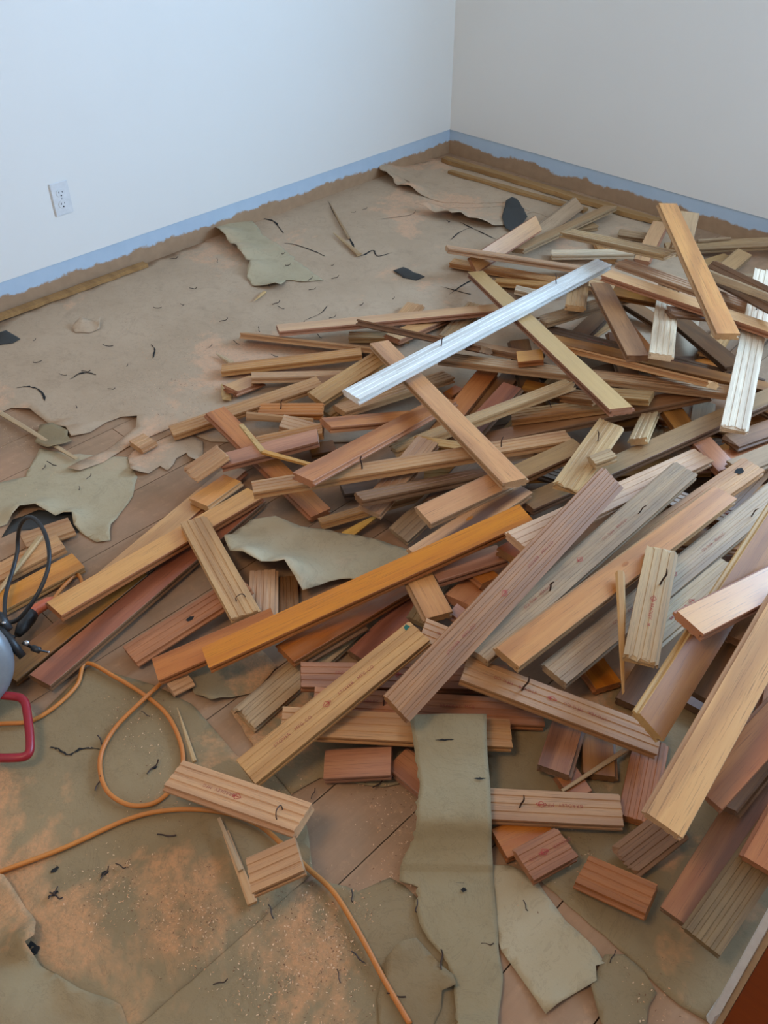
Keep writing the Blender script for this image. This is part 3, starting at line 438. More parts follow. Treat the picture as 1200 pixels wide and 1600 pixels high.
PAPERS=[
('paper_sheet','large grey-tan floor paper sheet covering the far half of the room',0.004,[(-2.869, 0.947), (-2.945, 1.125), (-2.972, 1.446), (-2.988, 1.798), (-2.993, 2.052), (-3.113, 2.178), (-3.1, 2.599), (-3.132, 3.077), (-3.099, 3.405), (-2.919, 3.512), (-2.347, 3.501), (-1.809, 3.501), (-1.452, 3.343), (-1.067, 2.594), (-1.178, 2.061), (-1.427, 1.589), (-1.705, 1.32), (-1.838, 1.193), (-1.95, 1.166), (-1.98, 1.156), (-1.986, 1.086), (-1.992, 1.014), (-1.975, 0.919), (-1.981, 0.851), (-2.009, 0.832), (-2.027, 0.873), (-2.024, 0.918), (-2.018, 0.963), (-2.031, 1.007), (-2.056, 1.083), (-2.089, 1.112), (-2.135, 1.087), (-2.143, 1.037), (-2.13, 0.975), (-2.148, 0.926), (-2.185, 0.932), (-2.256, 0.919), (-2.32, 0.914), (-2.353, 0.911), (-2.417, 0.883), (-2.416, 0.845), (-2.516, 0.773)],[(-2.089, 1.112, 0.012, 0.05), (-2.009, 0.832, 0.012, 0.06), (-2.347, 0.912, 0.014, 0.06), (-2.185, 0.932, 0.016, 0.05)],0.006),
('paper_sheet','pale green-grey torn paper piece with a curled hole below the long slit, left side',0.0022,[(-2.133, 0.62), (-2.073, 0.738), (-2.168, 0.835), (-2.096, 0.87), (-1.949, 0.985), (-1.853, 0.95), (-1.79, 0.893), (-1.758, 0.838), (-1.724, 0.784), (-1.676, 0.751), (-1.696, 0.722), (-1.76, 0.715), (-1.815, 0.732), (-1.832, 0.716), (-1.903, 0.68), (-1.933, 0.651), (-1.915, 0.6), (-1.958, 0.532)],[(-1.903, 0.68, 0.035, 0.07), (-1.822, 0.725, 0.03, 0.05), (-1.934, 0.643, 0.03, 0.06), (-1.707, 0.773, 0.012, 0.05)],0.006),
('paper_sheet','small torn paper tongue hanging over the thin lath at the left edge',0.015,[(-2.187, 0.835), (-2.255, 0.888), (-2.24, 0.921), (-2.172, 0.931), (-2.118, 0.911), (-2.117, 0.885), (-2.123, 0.84)],[(-2.126, 0.85, 0.012, 0.04)],0.006),
('paper_sheet','torn paper corner between the slit and the furthest left board',0.0052,[(-1.943, 0.981), (-1.963, 1.027), (-1.938, 1.176), (-1.853, 1.176), (-1.775, 1.113), (-1.796, 1.093), (-1.841, 1.109), (-1.843, 1.073), (-1.813, 1.023), (-1.845, 1.021), (-1.839, 0.978), (-1.869, 0.945), (-1.906, 0.963)],[(-1.869, 0.945, 0.02, 0.04), (-1.796, 1.093, 0.015, 0.04)],0.006),
('paper_sheet','large pale torn flap curling up beside the left wall strip',0.008,[(-3.12, 2.157), (-3.099, 2.236), (-3.0, 2.312), (-2.862, 2.256), (-2.725, 2.234), (-2.546, 2.177), (-2.373, 2.138), (-2.427, 2.07), (-2.476, 2.039), (-2.43, 1.977), (-2.465, 1.945), (-2.528, 1.921), (-2.608, 1.958), (-2.659, 2.02), (-2.788, 2.061), (-2.948, 2.1)],[(-3.116, 2.161, 0.07, 0.2), (-2.948, 2.1, 0.05, 0.16), (-2.792, 2.057, 0.04, 0.14), (-2.65, 2.012, 0.03, 0.1), (-2.447, 1.961, 0.025, 0.08)],0.008),
('paper_sheet','far torn paper sheet with a lifted front edge near the corner',0.0056,[(-3.053, 3.098), (-3.022, 3.252), (-2.962, 3.49), (-2.72, 3.543), (-2.325, 3.471), (-2.086, 3.379), (-2.083, 3.231), (-2.228, 3.243), (-2.374, 3.249), (-2.467, 3.138), (-2.579, 3.051), (-2.721, 3.045), (-2.843, 3.04)],[(-3.053, 3.098, 0.06, 0.2), (-2.779, 3.057, 0.035, 0.1), (-2.938, 3.053, 0.05, 0.12)],0.01),
('paper_sheet','curled dark-holed paper flap left of the leaning tan board',0.007,[(-2.582, 2.876), (-2.538, 2.94), (-2.471, 3.055), (-2.363, 3.19), (-2.221, 3.244), (-2.214, 3.17), (-2.198, 3.068), (-2.222, 2.968), (-2.283, 2.937), (-2.373, 2.938), (-2.388, 2.894), (-2.48, 2.895)],[(-2.558, 2.9, 0.045, 0.14), (-2.402, 2.91, 0.05, 0.14), (-2.283, 2.937, 0.04, 0.12)],0.008),
('paper_sheet','torn paper blanket over board ends in the middle of the pile foot',0.03,[(-1.432, 0.926), (-1.451, 0.981), (-1.459, 1.029), (-1.426, 1.082), (-1.349, 1.1), (-1.22, 1.176), (-1.093, 1.226), (-1.004, 1.242), (-1.065, 1.106), (-1.141, 1.033), (-1.159, 0.937), (-1.193, 0.944), (-1.234, 0.95), (-1.243, 0.928), (-1.284, 0.92), (-1.323, 0.901), (-1.366, 0.893)],[(-1.321, 0.899, 0.062, 0.11), (-1.233, 0.935, 0.062, 0.11), (-1.41, 0.908, 0.04, 0.08)],0.006),
('paper_sheet','crumpled paper corner under the brown stub by the cord',0.0052,[(-1.184, 0.61), (-1.179, 0.684), (-1.138, 0.775), (-1.063, 0.77), (-1.043, 0.688), (-1.078, 0.606), (-1.124, 0.601)],[(-1.078, 0.606, 0.02, 0.06)],0.005),
('paper_sheet','broad grey-green paper sheet under the orange cord with a straight right edge',0.0034,[(-1.626, 0.334), (-1.312, 0.344), (-1.356, 0.491), (-1.212, 0.556), (-1.112, 0.582), (-0.947, 0.566), (-0.845, 0.594), (-0.734, 0.559), (-0.659, 0.506), (-0.66, 0.391), (-0.664, 0.266), (-0.668, 0.152), (-0.669, 0.101), (-0.833, -0.057)],[],0.0012),
('paper_sheet','rumpled paper corner with small dark holes at the bottom left',0.005,[(-1.079, 0.088), (-1.026, 0.123), (-0.916, 0.119), (-0.888, 0.106), (-0.887, 0.089), (-0.85, 0.089), (-0.791, 0.105), (-0.712, 0.147), (-0.681, 0.138), (-0.671, 0.086), (-0.823, -0.061)],[(-1.035, 0.114, 0.03, 0.08), (-0.895, 0.096, 0.045, 0.06), (-0.787, 0.102, 0.025, 0.07), (-0.824, 0.001, 0.06, 0.12)],0.006),
('paper_sheet','worn paper with sawdust right of the straight-edged sheet, bottom centre',0.0022,[(-0.684, 0.301), (-0.675, 0.431), (-0.643, 0.507), (-0.578, 0.537), (-0.556, 0.594), (-0.5, 0.599), (-0.418, 0.571), (-0.322, 0.538), (-0.275, 0.481), (-0.687, 0.084), (-0.685, 0.188)],[],0.006),
('paper_sheet','small torn paper piece left of the long paper strip foot',0.0052,[(-0.461, 0.485), (-0.461, 0.517), (-0.449, 0.543), (-0.417, 0.542), (-0.365, 0.535), (-0.348, 0.525), (-0.362, 0.508), (-0.34, 0.467), (-0.344, 0.413), (-0.372, 0.386), (-0.43, 0.432)],[(-0.351, 0.528, 0.025, 0.04), (-0.461, 0.517, 0.012, 0.05)],0.006),
('paper_sheet','green-grey torn paper sheet right of the long strip, notched lower edge',0.0048,[(-0.444, 0.732), (-0.415, 0.757), (-0.367, 0.764), (-0.313, 0.746), (-0.262, 0.741), (-0.228, 0.738), (-0.2, 0.725), (-0.212, 0.71), (-0.195, 0.688), (-0.21, 0.657), (-0.221, 0.617), (-0.225, 0.595), (-0.284, 0.613), (-0.336, 0.625), (-0.376, 0.654)],[(-0.195, 0.688, 0.015, 0.04), (-0.221, 0.617, 0.012, 0.04)],0.006),
('paper_sheet','small leaf-shaped paper piece right of the notched sheet at the bottom',0.006,[(-0.197, 0.676), (-0.203, 0.704), (-0.211, 0.739), (-0.187, 0.759), (-0.152, 0.76), (-0.119, 0.744), (-0.105, 0.692), (-0.093, 0.654), (-0.121, 0.627), (-0.163, 0.649)],[(-0.195, 0.674, 0.012, 0.03)],0.005),
('paper_sheet','dim olive paper running under the lower right boards to the door',0.0022,[(-0.652, 0.98), (-0.399, 1.413), (-0.103, 1.26), (0.084, 1.011), (0.006, 0.853), (-0.035, 0.764), (-0.084, 0.754), (-0.176, 0.761), (-0.278, 0.766), (-0.372, 0.771), (-0.432, 0.78), (-0.485, 0.782)],[],0.004),
('paper_sheet','brown-grey paper lying between the stamped offcut and the pile',0.0046,[(-1.041, 0.626), (-0.99, 0.793), (-0.708, 0.924), (-0.667, 0.764), (-0.688, 0.714), (-0.75, 0.674), (-0.791, 0.645), (-0.804, 0.583), (-0.878, 0.59)],[],0.005),
('paper_curl','curled paper flake standing on the far paper near the left wall',0.0058,[(-2.724, 1.275), (-2.731, 1.319), (-2.687, 1.348), (-2.688, 1.374), (-2.654, 1.342), (-2.655, 1.303), (-2.69, 1.269)],[(-2.719, 1.317, 0.03, 0.05), (-2.683, 1.366, 0.03, 0.04)],0.003),
('paper_curl','dark curled paper flake at the left frame edge on the far paper',0.0058,[(-2.867, 1.061), (-2.841, 1.099), (-2.785, 1.116), (-2.779, 1.084), (-2.809, 1.031)],[(-2.836, 1.091, 0.022, 0.05)],0.003),
('paper_curl','black curled felt scrap lying alone left of the pile',0.0058,[(-2.242, 2.38), (-2.222, 2.415), (-2.154, 2.433), (-2.123, 2.431), (-2.125, 2.383), (-2.175, 2.366)],[(-2.214, 2.407, 0.015, 0.05)],0.003),
('shade_patch','black felt exposed in the torn hole behind the cord loop at left',0.0012,[(-1.887, 0.567), (-1.931, 0.623), (-1.921, 0.69), (-1.851, 0.743), (-1.85, 0.799), (-1.843, 0.844), (-1.791, 0.801), (-1.759, 0.742), (-1.77, 0.694), (-1.846, 0.648), (-1.883, 0.605)],[],0.004),  # flat black patch painting the shadow inside the torn hole
('shade_patch','black ragged scrap in the hollow left of the leaning tan board',0.015,[(-2.261, 3.077), (-2.349, 3.217), (-2.335, 3.272), (-2.256, 3.223), (-2.19, 3.164), (-2.148, 3.068), (-2.136, 2.986), (-2.18, 3.0)],[(-2.329, 3.236, 0.03, 0.05)],0.005),  # black patch standing in for the shade of the hollow
]
TEARS=[('large grey-tan floor paper sheet covering the far half of the room', [(-2.957, 2.709, 0.0), (-2.769, 2.592, 0.0), (-2.603, 2.495, 0.0), (-2.46, 2.402, 0.0), (-2.433, 2.411, 0.0), (-2.436, 2.468, -0.0), (-2.384, 2.441, -0.0), (-2.365, 2.502, 0.0)], 0.005), ('large grey-tan floor paper sheet covering the far half of the room', [(-2.746, 2.266, 0.0), (-2.707, 2.287, 0.0), (-2.622, 2.298, 0.0), (-2.537, 2.295, -0.0)], 0.004), ('large grey-tan floor paper sheet covering the far half of the room', [(-3.017, 2.372, 0.0), (-2.951, 2.387, 0.0), (-2.828, 2.334, 0.0)], 0.006), ('large grey-tan floor paper sheet covering the far half of the room', [(-2.372, 2.934, 0.0), (-2.264, 2.914, 0.0), (-2.146, 2.898, 0.0)], 0.004), ('large grey-tan floor paper sheet covering the far half of the room', [(-2.276, 2.755, 0.0), (-2.303, 2.848, 0.0), (-2.301, 2.925, 0.0)], 0.003), ('large grey-tan floor paper sheet covering the far half of the room', [(-1.958, 2.382, 0.0), (-1.972, 2.472, 0.0), (-1.974, 2.561, 0.0)], 0.004), ('large grey-tan floor paper sheet covering the far half of the room', [(-2.509, 0.951, 0.0), (-2.488, 0.981, 0.0), (-2.445, 0.992, 0.0), (-2.393, 0.98, 0.0), (-2.334, 0.952, 0.0)], 0.004), ('large grey-tan floor paper sheet covering the far half of the room', [(-2.433, 1.093, 0.0), (-2.442, 1.133, 0.0), (-2.43, 1.156, 0.0), (-2.398, 1.165, 0.0)], 0.004), ('large grey-tan floor paper sheet covering the far half of the room', [(-2.438, 1.402, 0.0), (-2.4, 1.391, 0.0), (-2.354, 1.354, 0.0)], 0.003), ('large grey-tan floor paper sheet covering the far half of the room', [(-2.02, 2.41, 0.0), (-1.902, 2.436, 0.0)], 0.004), ('large grey-tan floor paper sheet covering the far half of the room', [(-2.192, 1.873, 0.0), (-2.19, 1.948, 0.0), (-2.214, 2.008, 0.0)], 0.002), ('large grey-tan floor paper sheet covering the far half of the room', [(-3.038, 2.021, 0.0), (-3.059, 2.056, 0.0)], 0.004), ('large grey-tan floor paper sheet covering the far half of the room', [(-2.646, 2.71, 0.0), (-2.581, 2.842, 0.0), (-2.6, 2.905, 0.0)], 0.002), ('broad grey-green paper sheet under the orange cord with a straight right edge', [(-1.227, 0.32, 0.0), (-1.212, 0.331, 0.0), (-1.185, 0.338, 0.0), (-1.177, 0.365, 0.0), (-1.15, 0.388, 0.0)], 0.003), ('broad grey-green paper sheet under the orange cord with a straight right edge', [(-0.989, 0.185, 0.0), (-0.99, 0.2, 0.0)], 0.005), ('broad grey-green paper sheet under the orange cord with a straight right edge', [(-0.953, 0.158, 0.0), (-0.949, 0.176, 0.0)], 0.005), ('broad grey-green paper sheet under the orange cord with a straight right edge', [(-0.92, 0.241, 0.0), (-0.921, 0.257, -0.0)], 0.004), ('broad grey-green paper sheet under the orange cord with a straight right edge', [(-1.04, 0.429, 0.0), (-1.037, 0.442, 0.0)], 0.003), ('rumpled paper corner with small dark holes at the bottom left', [(-0.902, 0.089, -0.0), (-0.895, 0.099, 0.0), (-0.879, 0.094, -0.0)], 0.008), ('rumpled paper corner with small dark holes at the bottom left', [(-0.785, 0.094, 0.0), (-0.778, 0.109, 0.0)], 0.007)]
STRIP=[((-0.721, 0.82, 0.088), (-0.616, 0.925, 0.088)), ((-0.688, 0.794, 0.085), (-0.59, 0.893, 0.085)), ((-0.653, 0.763, 0.07), (-0.561, 0.862, 0.07)), ((-0.613, 0.73, 0.066), (-0.522, 0.821, 0.066)), ((-0.59, 0.696, 0.064), (-0.495, 0.79, 0.064)), ((-0.569, 0.673, 0.056), (-0.473, 0.766, 0.056)), ((-0.56, 0.651, 0.03), (-0.458, 0.75, 0.03)), ((-0.553, 0.62, 0.014), (-0.437, 0.729, 0.014)), ((-0.536, 0.597, 0.009), (-0.418, 0.708, 0.009)), ((-0.508, 0.608, 0.009), (-0.408, 0.698, 0.009)), ((-0.483, 0.58, 0.009), (-0.385, 0.674, 0.009)), ((-0.443, 0.558, 0.008), (-0.359, 0.646, 0.008)), ((-0.391, 0.55, 0.008), (-0.335, 0.619, 0.008)), ((-0.356, 0.528, 0.008), (-0.305, 0.591, 0.008)), ((-0.315, 0.487, 0.012), (-0.274, 0.539, 0.012)), ((-0.291, 0.457, 0.02), (-0.247, 0.499, 0.02))]
CORDS=[[(-0.366, 0.438, 0.012), (-0.441, 0.458, 0.012), (-0.519, 0.482, 0.012), (-0.602, 0.502, 0.012), (-0.666, 0.501, 0.012), (-0.736, 0.5, 0.012), (-0.8, 0.494, 0.012), (-0.87, 0.461, 0.012), (-0.933, 0.405, 0.012), (-0.976, 0.337, 0.012), (-1.01, 0.225, 0.012), (-1.05, 0.124, 0.012), (-1.073, 0.064, 0.012)], [(-1.439, 0.125, 0.012), (-1.396, 0.21, 0.012), (-1.346, 0.278, 0.012), (-1.308, 0.323, 0.012), (-1.303, 0.377, 0.012), (-1.321, 0.441, 0.012), (-1.36, 0.487, 0.012), (-1.281, 0.509, 0.012), (-1.198, 0.524, 0.012), (-1.123, 0.527, 0.012), (-1.045, 0.505, 0.012), (-0.994, 0.472, 0.012), (-0.972, 0.434, 0.012), (-0.97, 0.389, 0.012), (-1.002, 0.354, 0.012), (-1.061, 0.344, 0.012), (-1.127, 0.374, 0.012), (-1.166, 0.431, 0.012), (-1.18, 0.512, 0.012), (-1.196, 0.566, 0.012), (-1.214, 0.617, 0.012)]]
LOOP=[(-1.561, 0.364, 0.06), (-1.533, 0.404, 0.07), (-1.502, 0.43, 0.09), (-1.495, 0.479, 0.13), (-1.513, 0.522, 0.16), (-1.543, 0.549, 0.18), (-1.596, 0.571, 0.19), (-1.65, 0.58, 0.19), (-1.684, 0.574, 0.18), (-1.706, 0.561, 0.15), (-1.718, 0.551, 0.11), (-1.708, 0.537, 0.085), (-1.682, 0.506, 0.065), (-1.619, 0.45, 0.055), (-1.532, 0.405, 0.05), (-1.505, 0.407, 0.044)]
NAILS=[(-3.136, 1.489, 1.4823820035510888), (-3.095, 1.691, 0.6478826949688953), (-2.981, 1.718, 2.4872457635950767), (-2.938, 1.859, 0.9732258606391365), (-2.668, 1.75, 0.41771480086782464), (-2.795, 1.963, 2.52199157096627), (-2.486, 1.962, 5.764757670590875), (-2.663, 2.19, 5.0268407673936775), (-2.569, 2.131, 4.805221143734154), (-2.355, 1.886, 1.3937089433351948), (-2.315, 1.876, 3.370350451337829), (-2.414, 2.107, 1.7375670008123074), (-2.345, 2.053, 1.0843332439121167), (-2.772, 2.688, 0.6668310764700093), (-2.762, 2.749, 1.3464347165955957), (-2.405, 2.893, 5.82454696536822), (-2.077, 2.209, 5.205617906328474), (-2.126, 2.092, 5.065776737290592), (-2.444, 2.252, 5.026812426049828), (-2.354, 2.18, 1.2147756811608275), (-2.275, 1.529, 1.9458577318410835), (-2.522, 1.292, 3.937406783154457), (-2.597, 1.074, 4.596298771758349), (-2.739, 1.143, 5.3671916881856605), (-2.369, 1.265, 5.526718718548333), (-2.431, 1.15, 0.5445906265473092), (-2.465, 1.089, 3.8047498297608455), (-2.634, 1.569, 4.218285146923453), (-2.23, 1.603, 3.1773897114614083), (-2.176, 1.843, 1.1165222942321265), (-2.061, 1.827, 2.9741319340347117), (-2.282, 1.148, 0.5610941816266513), (-2.271, 1.018, 5.8692149252914225), (-2.064, 0.791, 5.435240588762324), (-2.061, 0.815, 3.4391721010066987), (-1.937, 0.853, 1.885543244520479), (-1.911, 0.807, 5.707705417524231), (-2.072, 1.636, 3.5944635145873987), (-0.576, 0.519, 5.540952266438802), (-0.485, 0.583, 5.325716874044426), (-0.495, 0.455, 3.19257851708968), (-0.496, 0.412, 2.599581150867277), (-0.41, 0.455, 3.7611703253531337), (-0.654, 0.406, 2.7069501486019685), (-0.625, 0.274, 1.0130934064437014), (-0.916, 0.248, 1.9161008255976009), (-0.95, 0.168, 5.103079761025418), (-0.941, 0.168, 0.2715375857737205), (-0.908, 0.276, 0.29090215374205936), (-0.898, 0.368, 3.933482681990594), (-1.036, 0.433, 1.7611205689498535), (-1.154, 0.499, 3.3574248718427713), (-1.159, 0.397, 2.959387740802156), (-1.081, 0.34, 2.15305570685114), (-2.591, 1.644, 6.262911329800866), (-2.387, 1.672, 1.2282015444132206), (-2.245, 1.713, 2.5923504422380015), (-2.13, 1.953, 1.272771469562649), (-0.511, 0.777, 3.9731360856476), (-0.198, 0.741, 1.7351943635468103), (-0.394, 0.545, 2.234617138934171), (-0.698, 0.708, 4.6908000366201055), (-0.771, 0.609, 2.0138007124083797), (-0.68, 0.742, 3.5075620169037025), (-0.352, 0.712, 5.679098837612531), (-0.358, 0.616, 0.6341508751481578)]
CHIPS=[(-0.594, 0.389, 0.16, 520), (-0.512, 0.357, 0.12, 260), (-0.878, 0.237, 0.1, 220), (-0.75, 0.297, 0.1, 260), (-0.548, 0.477, 0.08, 140), (-2.135, 1.249, 0.22, 420), (-2.269, 1.446, 0.3, 260), (-2.432, 1.408, 0.3, 160), (-0.635, 0.694, 0.1, 160), (-0.549, 0.636, 0.08, 120), (-2.256, 0.799, 0.14, 160), (-1.961, 0.639, 0.1, 80), (-2.904, 2.612, 0.35, 160), (-0.837, 0.555, 0.08, 60), (-1.15, 0.481, 0.12, 120), (-0.969, 0.429, 0.1, 80), (-0.376, 0.819, 0.12, 60), (-2.651, 3.178, 0.3, 80), (-0.133, 0.721, 0.08, 60), (-2.65, 2.037, 0.3, 160)]
SOCKCORD=[(-1.565, 0.534, 0.03), (-1.593, 0.568, 0.02), (-1.613, 0.602, 0.014), (-1.623, 0.622, 0.013), (-1.593, 0.619, 0.013), (-1.556, 0.598, 0.013)]
SOCK=[(-1.563, 0.533, 0.032), (-1.557, 0.477, 0.036), (-1.512, 0.418, 0.04)]
SAWC=(-1.404, 0.261, 0.145)
HANDLE=[(-1.416, 0.251, 0.07), (-1.377, 0.286, 0.07), (-1.334, 0.321, 0.07), (-1.312, 0.329, 0.07), (-1.288, 0.322, 0.065), (-1.223, 0.29, 0.055), (-1.205, 0.272, 0.05), (-1.219, 0.25, 0.05), (-1.254, 0.217, 0.05), (-1.289, 0.183, 0.05), (-1.367, 0.198, 0.06)]
LEVER=[(-1.471, 0.372, 0.13), (-1.415, 0.372, 0.13), (-1.387, 0.378, 0.1)]
ROD=[(-1.407, 0.393, 0.115), (-1.386, 0.401, 0.11), (-1.385, 0.401, 0.11), (-1.37, 0.408, 0.108), (-1.369, 0.409, 0.108), (-1.354, 0.419, 0.106)]
BOLTS=[(-1.397, 0.397, 0.118), (-1.459, 0.386, 0.14), (-1.354, 0.419, 0.106)]
BRACK=[(-1.537, 0.372, 0.13), (-1.483, 0.389, 0.135), (-1.456, 0.387, 0.12)]
BENT=[(-1.702, 1.207, 0.118), (-1.549, 1.157, 0.13), (-1.412, 1.204, 0.132)]


# ------------------------------------------------------------ room shell
def wallmat(name, main):
    t = NT(name); g = t.n('ShaderNodeNewGeometry').outputs['Position']
    sp = t.n('ShaderNodeSeparateXYZ'); t.l(g, sp.inputs[0]); z = sp.outputs[2]
    n1 = t.noise(g, 9, 5, .65); n2 = t.noise(g, 45, 3)
    edge = t.math('ADD', t.math('MULTIPLY_ADD', n1, .075, .016), t.math('MULTIPLY', n2, .014))   # height where old paint ends
    paint = t.ramp(t.math('MULTIPLY_ADD', t.math('SUBTRACT', z, edge), 120, .5), [(0, (0, 0, 0)), (1, (1, 1, 1))])
    raw = t.mix(t.noise(g, 22, 4), L_(150, 118, 88), L_(184, 150, 116))
    blue = t.mix(t.noise(g, 16, 3), L_(176, 196, 212), L_(192, 208, 222))
    c = t.mix(paint, raw, blue)
    top = t.math('GREATER_THAN', z, .1155)
    c = t.mix(top, c, t.mix(t.noise(g, 3, 3), main, tuple(x*.96 for x in main)))
    t.l(c, t.b.inputs['Base Color']); t.b.inputs['Roughness'].default_value = .6
    t.bump(t.noise(g, 180, 3), .08, .001); return t.m
WALLM = wallmat('painted_wall', (.86, .83, .77))
CEIL = simple('ceiling_paint', (.8, .8, .79), .8)
XL, YB, XR, YS, ZC = -3.004, 3.594, .80, -1.1, 2.45
def struct(name, lo, hi, mat): o = box(name, lo, hi, mat); o['kind'] = 'structure'; return o
wl = struct('wall_left', (XL-.15, YS, -.05), (XL, YB+.15, ZC), WALLM)
# upper plaster stands 2 mm proud of the strip where the baseboard was
box('plaster_face', (XL-.001, YS, .115), (XL+.003, YB, ZC), WALLM, wl)
def holed(name, axis, lo, hi, u0, u1, z0, z1, mat):
    bm = bmesh.new()
    if axis == 'x':
        a, b = lo[0], hi[0]; mk = lambda s, e, p, q: bbox(bm, (s, lo[1], p), (e, hi[1], q))
    else:
        a, b = lo[1], hi[1]; mk = lambda s, e, p, q: bbox(bm, (lo[0], s, p), (hi[0], e, q))
    mk(a, u0, lo[2], hi[2]); mk(u1, b, lo[2], hi[2]); mk(u0, u1, lo[2], z0); mk(u0, u1, z1, hi[2])
    o = frombm(name, bm, mat); o['kind'] = 'structure'; return o
wb = holed('wall_back', 'x', (XL, YB, -.05), (XR+.15, YB+.15, ZC), -.95, .65, .88, 2.2, WALLM)
box('plaster_face', (XL+.003, YB-.003, .115), (-.95, YB+.001, ZC), WALLM, wb)
wr = holed('wall_right', 'y', (XR, YS, -.05), (XR+.15, YB, ZC), 2.0, 3.25, .85, 2.15, WALLM)
struct('wall_front', (XL-.15, YS-.15, -.05), (XR+.15, YS, ZC), WALLM)
struct('ceiling', (XL-.15, YS-.15, ZC), (XR+.15, YB+.15, ZC+.1), CEIL)
WHITE = simple('white_gloss_paint', (.72, .71, .68), .4)
GL = NT('window_glass'); GL.b.inputs['Transmission Weight'].default_value = 1; GL.b.inputs['Roughness'].default_value = 0; GL.b.inputs['IOR'].default_value = 1.01
def window(name, axis, c, u0, u1, z0, z1):
    bm = bmesh.new(); f = .05
    def b(s, e, p, q):
        bbox(bm, (s, c, p), (e, c+.04, q)) if axis == 'x' else bbox(bm, (c, s, p), (c+.04, e, q))
    b(u0, u0+f, z0, z1); b(u1-f, u1, z0, z1); b(u0+f, u1-f, z0, z0+f); b(u0+f, u1-f, z1-f, z1); m = (u0+u1)/2; b(m-.02, m+.02, z0+f, z1-f)
    o = frombm(name, bm, WHITE); o['kind'] = 'structure'; return o
window('window_1', 'x', YB+.02, -.95, .65, .88, 2.2)
window('window_2', 'y', XR+.02, 2.0, 3.25, .85, 2.15)

# floor: slab with subfloor boards as pieces
def floorwood():
    t = NT('subfloor_wood'); v = t.n('ShaderNodeTexCoord').outputs['Object']; oi = t.n('ShaderNodeObjectInfo').outputs['Random']
    m = t.n('ShaderNodeMapping'); t.l(v, m.inputs[0]); m.inputs['Scale'].default_value = (22, 1.4, 5)
    a = t.noise(m.outputs[0], 2.4, 5, .6, .6); g = t.noise(v, 5, 4, .6); s = t.noise(v, 42, 4, .7)
    c = t.mix(a, L_(136, 106, 78), L_(170, 134, 102)); c = t.mix(t.math('MULTIPLY', t.ramp(g, [(.45, (0, 0, 0)), (.7, (1, 1, 1))]), .5), c, L_(190, 144, 110))
    c = t.mix(t.math('MULTIPLY', t.ramp(s, [(.55, (0, 0, 0)), (.7, (1, 1, 1))]), .35), c, L_(198, 152, 112))
    hs = t.n('ShaderNodeHueSaturation'); t.l(c, hs.inputs['Color']); t.l(t.math('MULTIPLY_ADD', oi, .22, .88), hs.inputs['Value'])
    t.l(hs.outputs[0], t.b.inputs['Base Color']); t.b.inputs['Roughness'].default_value = .85; t.bump(t.math('ADD', a, s), .4, .0015); return t.m
SUBW = floorwood()
fl = struct('floor', (XL-.15, YS-.15, -.08), (XR+.15, YB+.15, -.024), DARK)
bw = .1495; x = XL; k = 0
while x < XR-.01:
    x2 = min(x+bw, XR); ys = [YS]
    y = YS+.35+random.random()*1.3
    while y < YB-.3: ys.append(y); y += 1.1+random.random()*1.2
    ys.append(YB)
    for a, b in zip(ys, ys[1:]):
        bm = bmesh.new(); dz = random.uniform(-.0008, .0004)
        bbox(bm, (x+.0012, a+.001, -.022), (x2-.0012, b-.001, dz)); frombm('board', bm, SUBW, fl)
    x = x2

# thin dusty strips of wood left on the floor along the two walls
DUSTW = wood('dusty_batten', L_(150, 122, 94), L_(170, 140, 110), L_(120, 92, 68), .9)
def roughstrip(name, p, q, w, h, lab, amp=.006):
    p, q = Vector(p), Vector(q); d = (q-p); n = int(d.length/.05); d.normalize(); s = Vector((-d.y, d.x, 0)); bm = bmesh.new(); R = []
    for i in range(n+1):
        c = p.lerp(q, i/n)-p; a = w/2+random.uniform(-amp, amp); b = w/2+random.uniform(-amp, amp)*.5
        R.append([bm.verts.new(c+s*-a), bm.verts.new(c+s*-a*.9+Vector((0, 0, h))), bm.verts.new(c+s*b*.9+Vector((0, 0, h*random.uniform(.85, 1)))), bm.verts.new(c+s*b)])
    for A, B in zip(R, R[1:]):
        for k in range(4): bm.faces.new((A[k], A[(k+1) % 4], B[(k+1) % 4], B[k]))
    bm.faces.new(R[0]); bm.faces.new(R[-1][::-1]); bmesh.ops.recalc_face_normals(bm, faces=bm.faces)
    o = frombm(name, bm, DUSTW); o.location = p; tag(o, lab, 'wood strip'); return o
roughstrip('wood_strip', (-2.93, 3.47, .0075), (-1.75, 3.50, .0075), .05, .018, 'dusty batten on the floor running along the foot of the back wall')
roughstrip('wood_strip', (-2.80, 3.36, .0075), (-2.05, 3.40, .0075), .035, .012, 'second thinner batten in front of the one along the back wall')
roughstrip('wood_strip', (-2.972, .35, .006), (-2.972, 1.75, .006), .038, .013, 'thin dusty ledge strip on the floor along the left wall', .004)

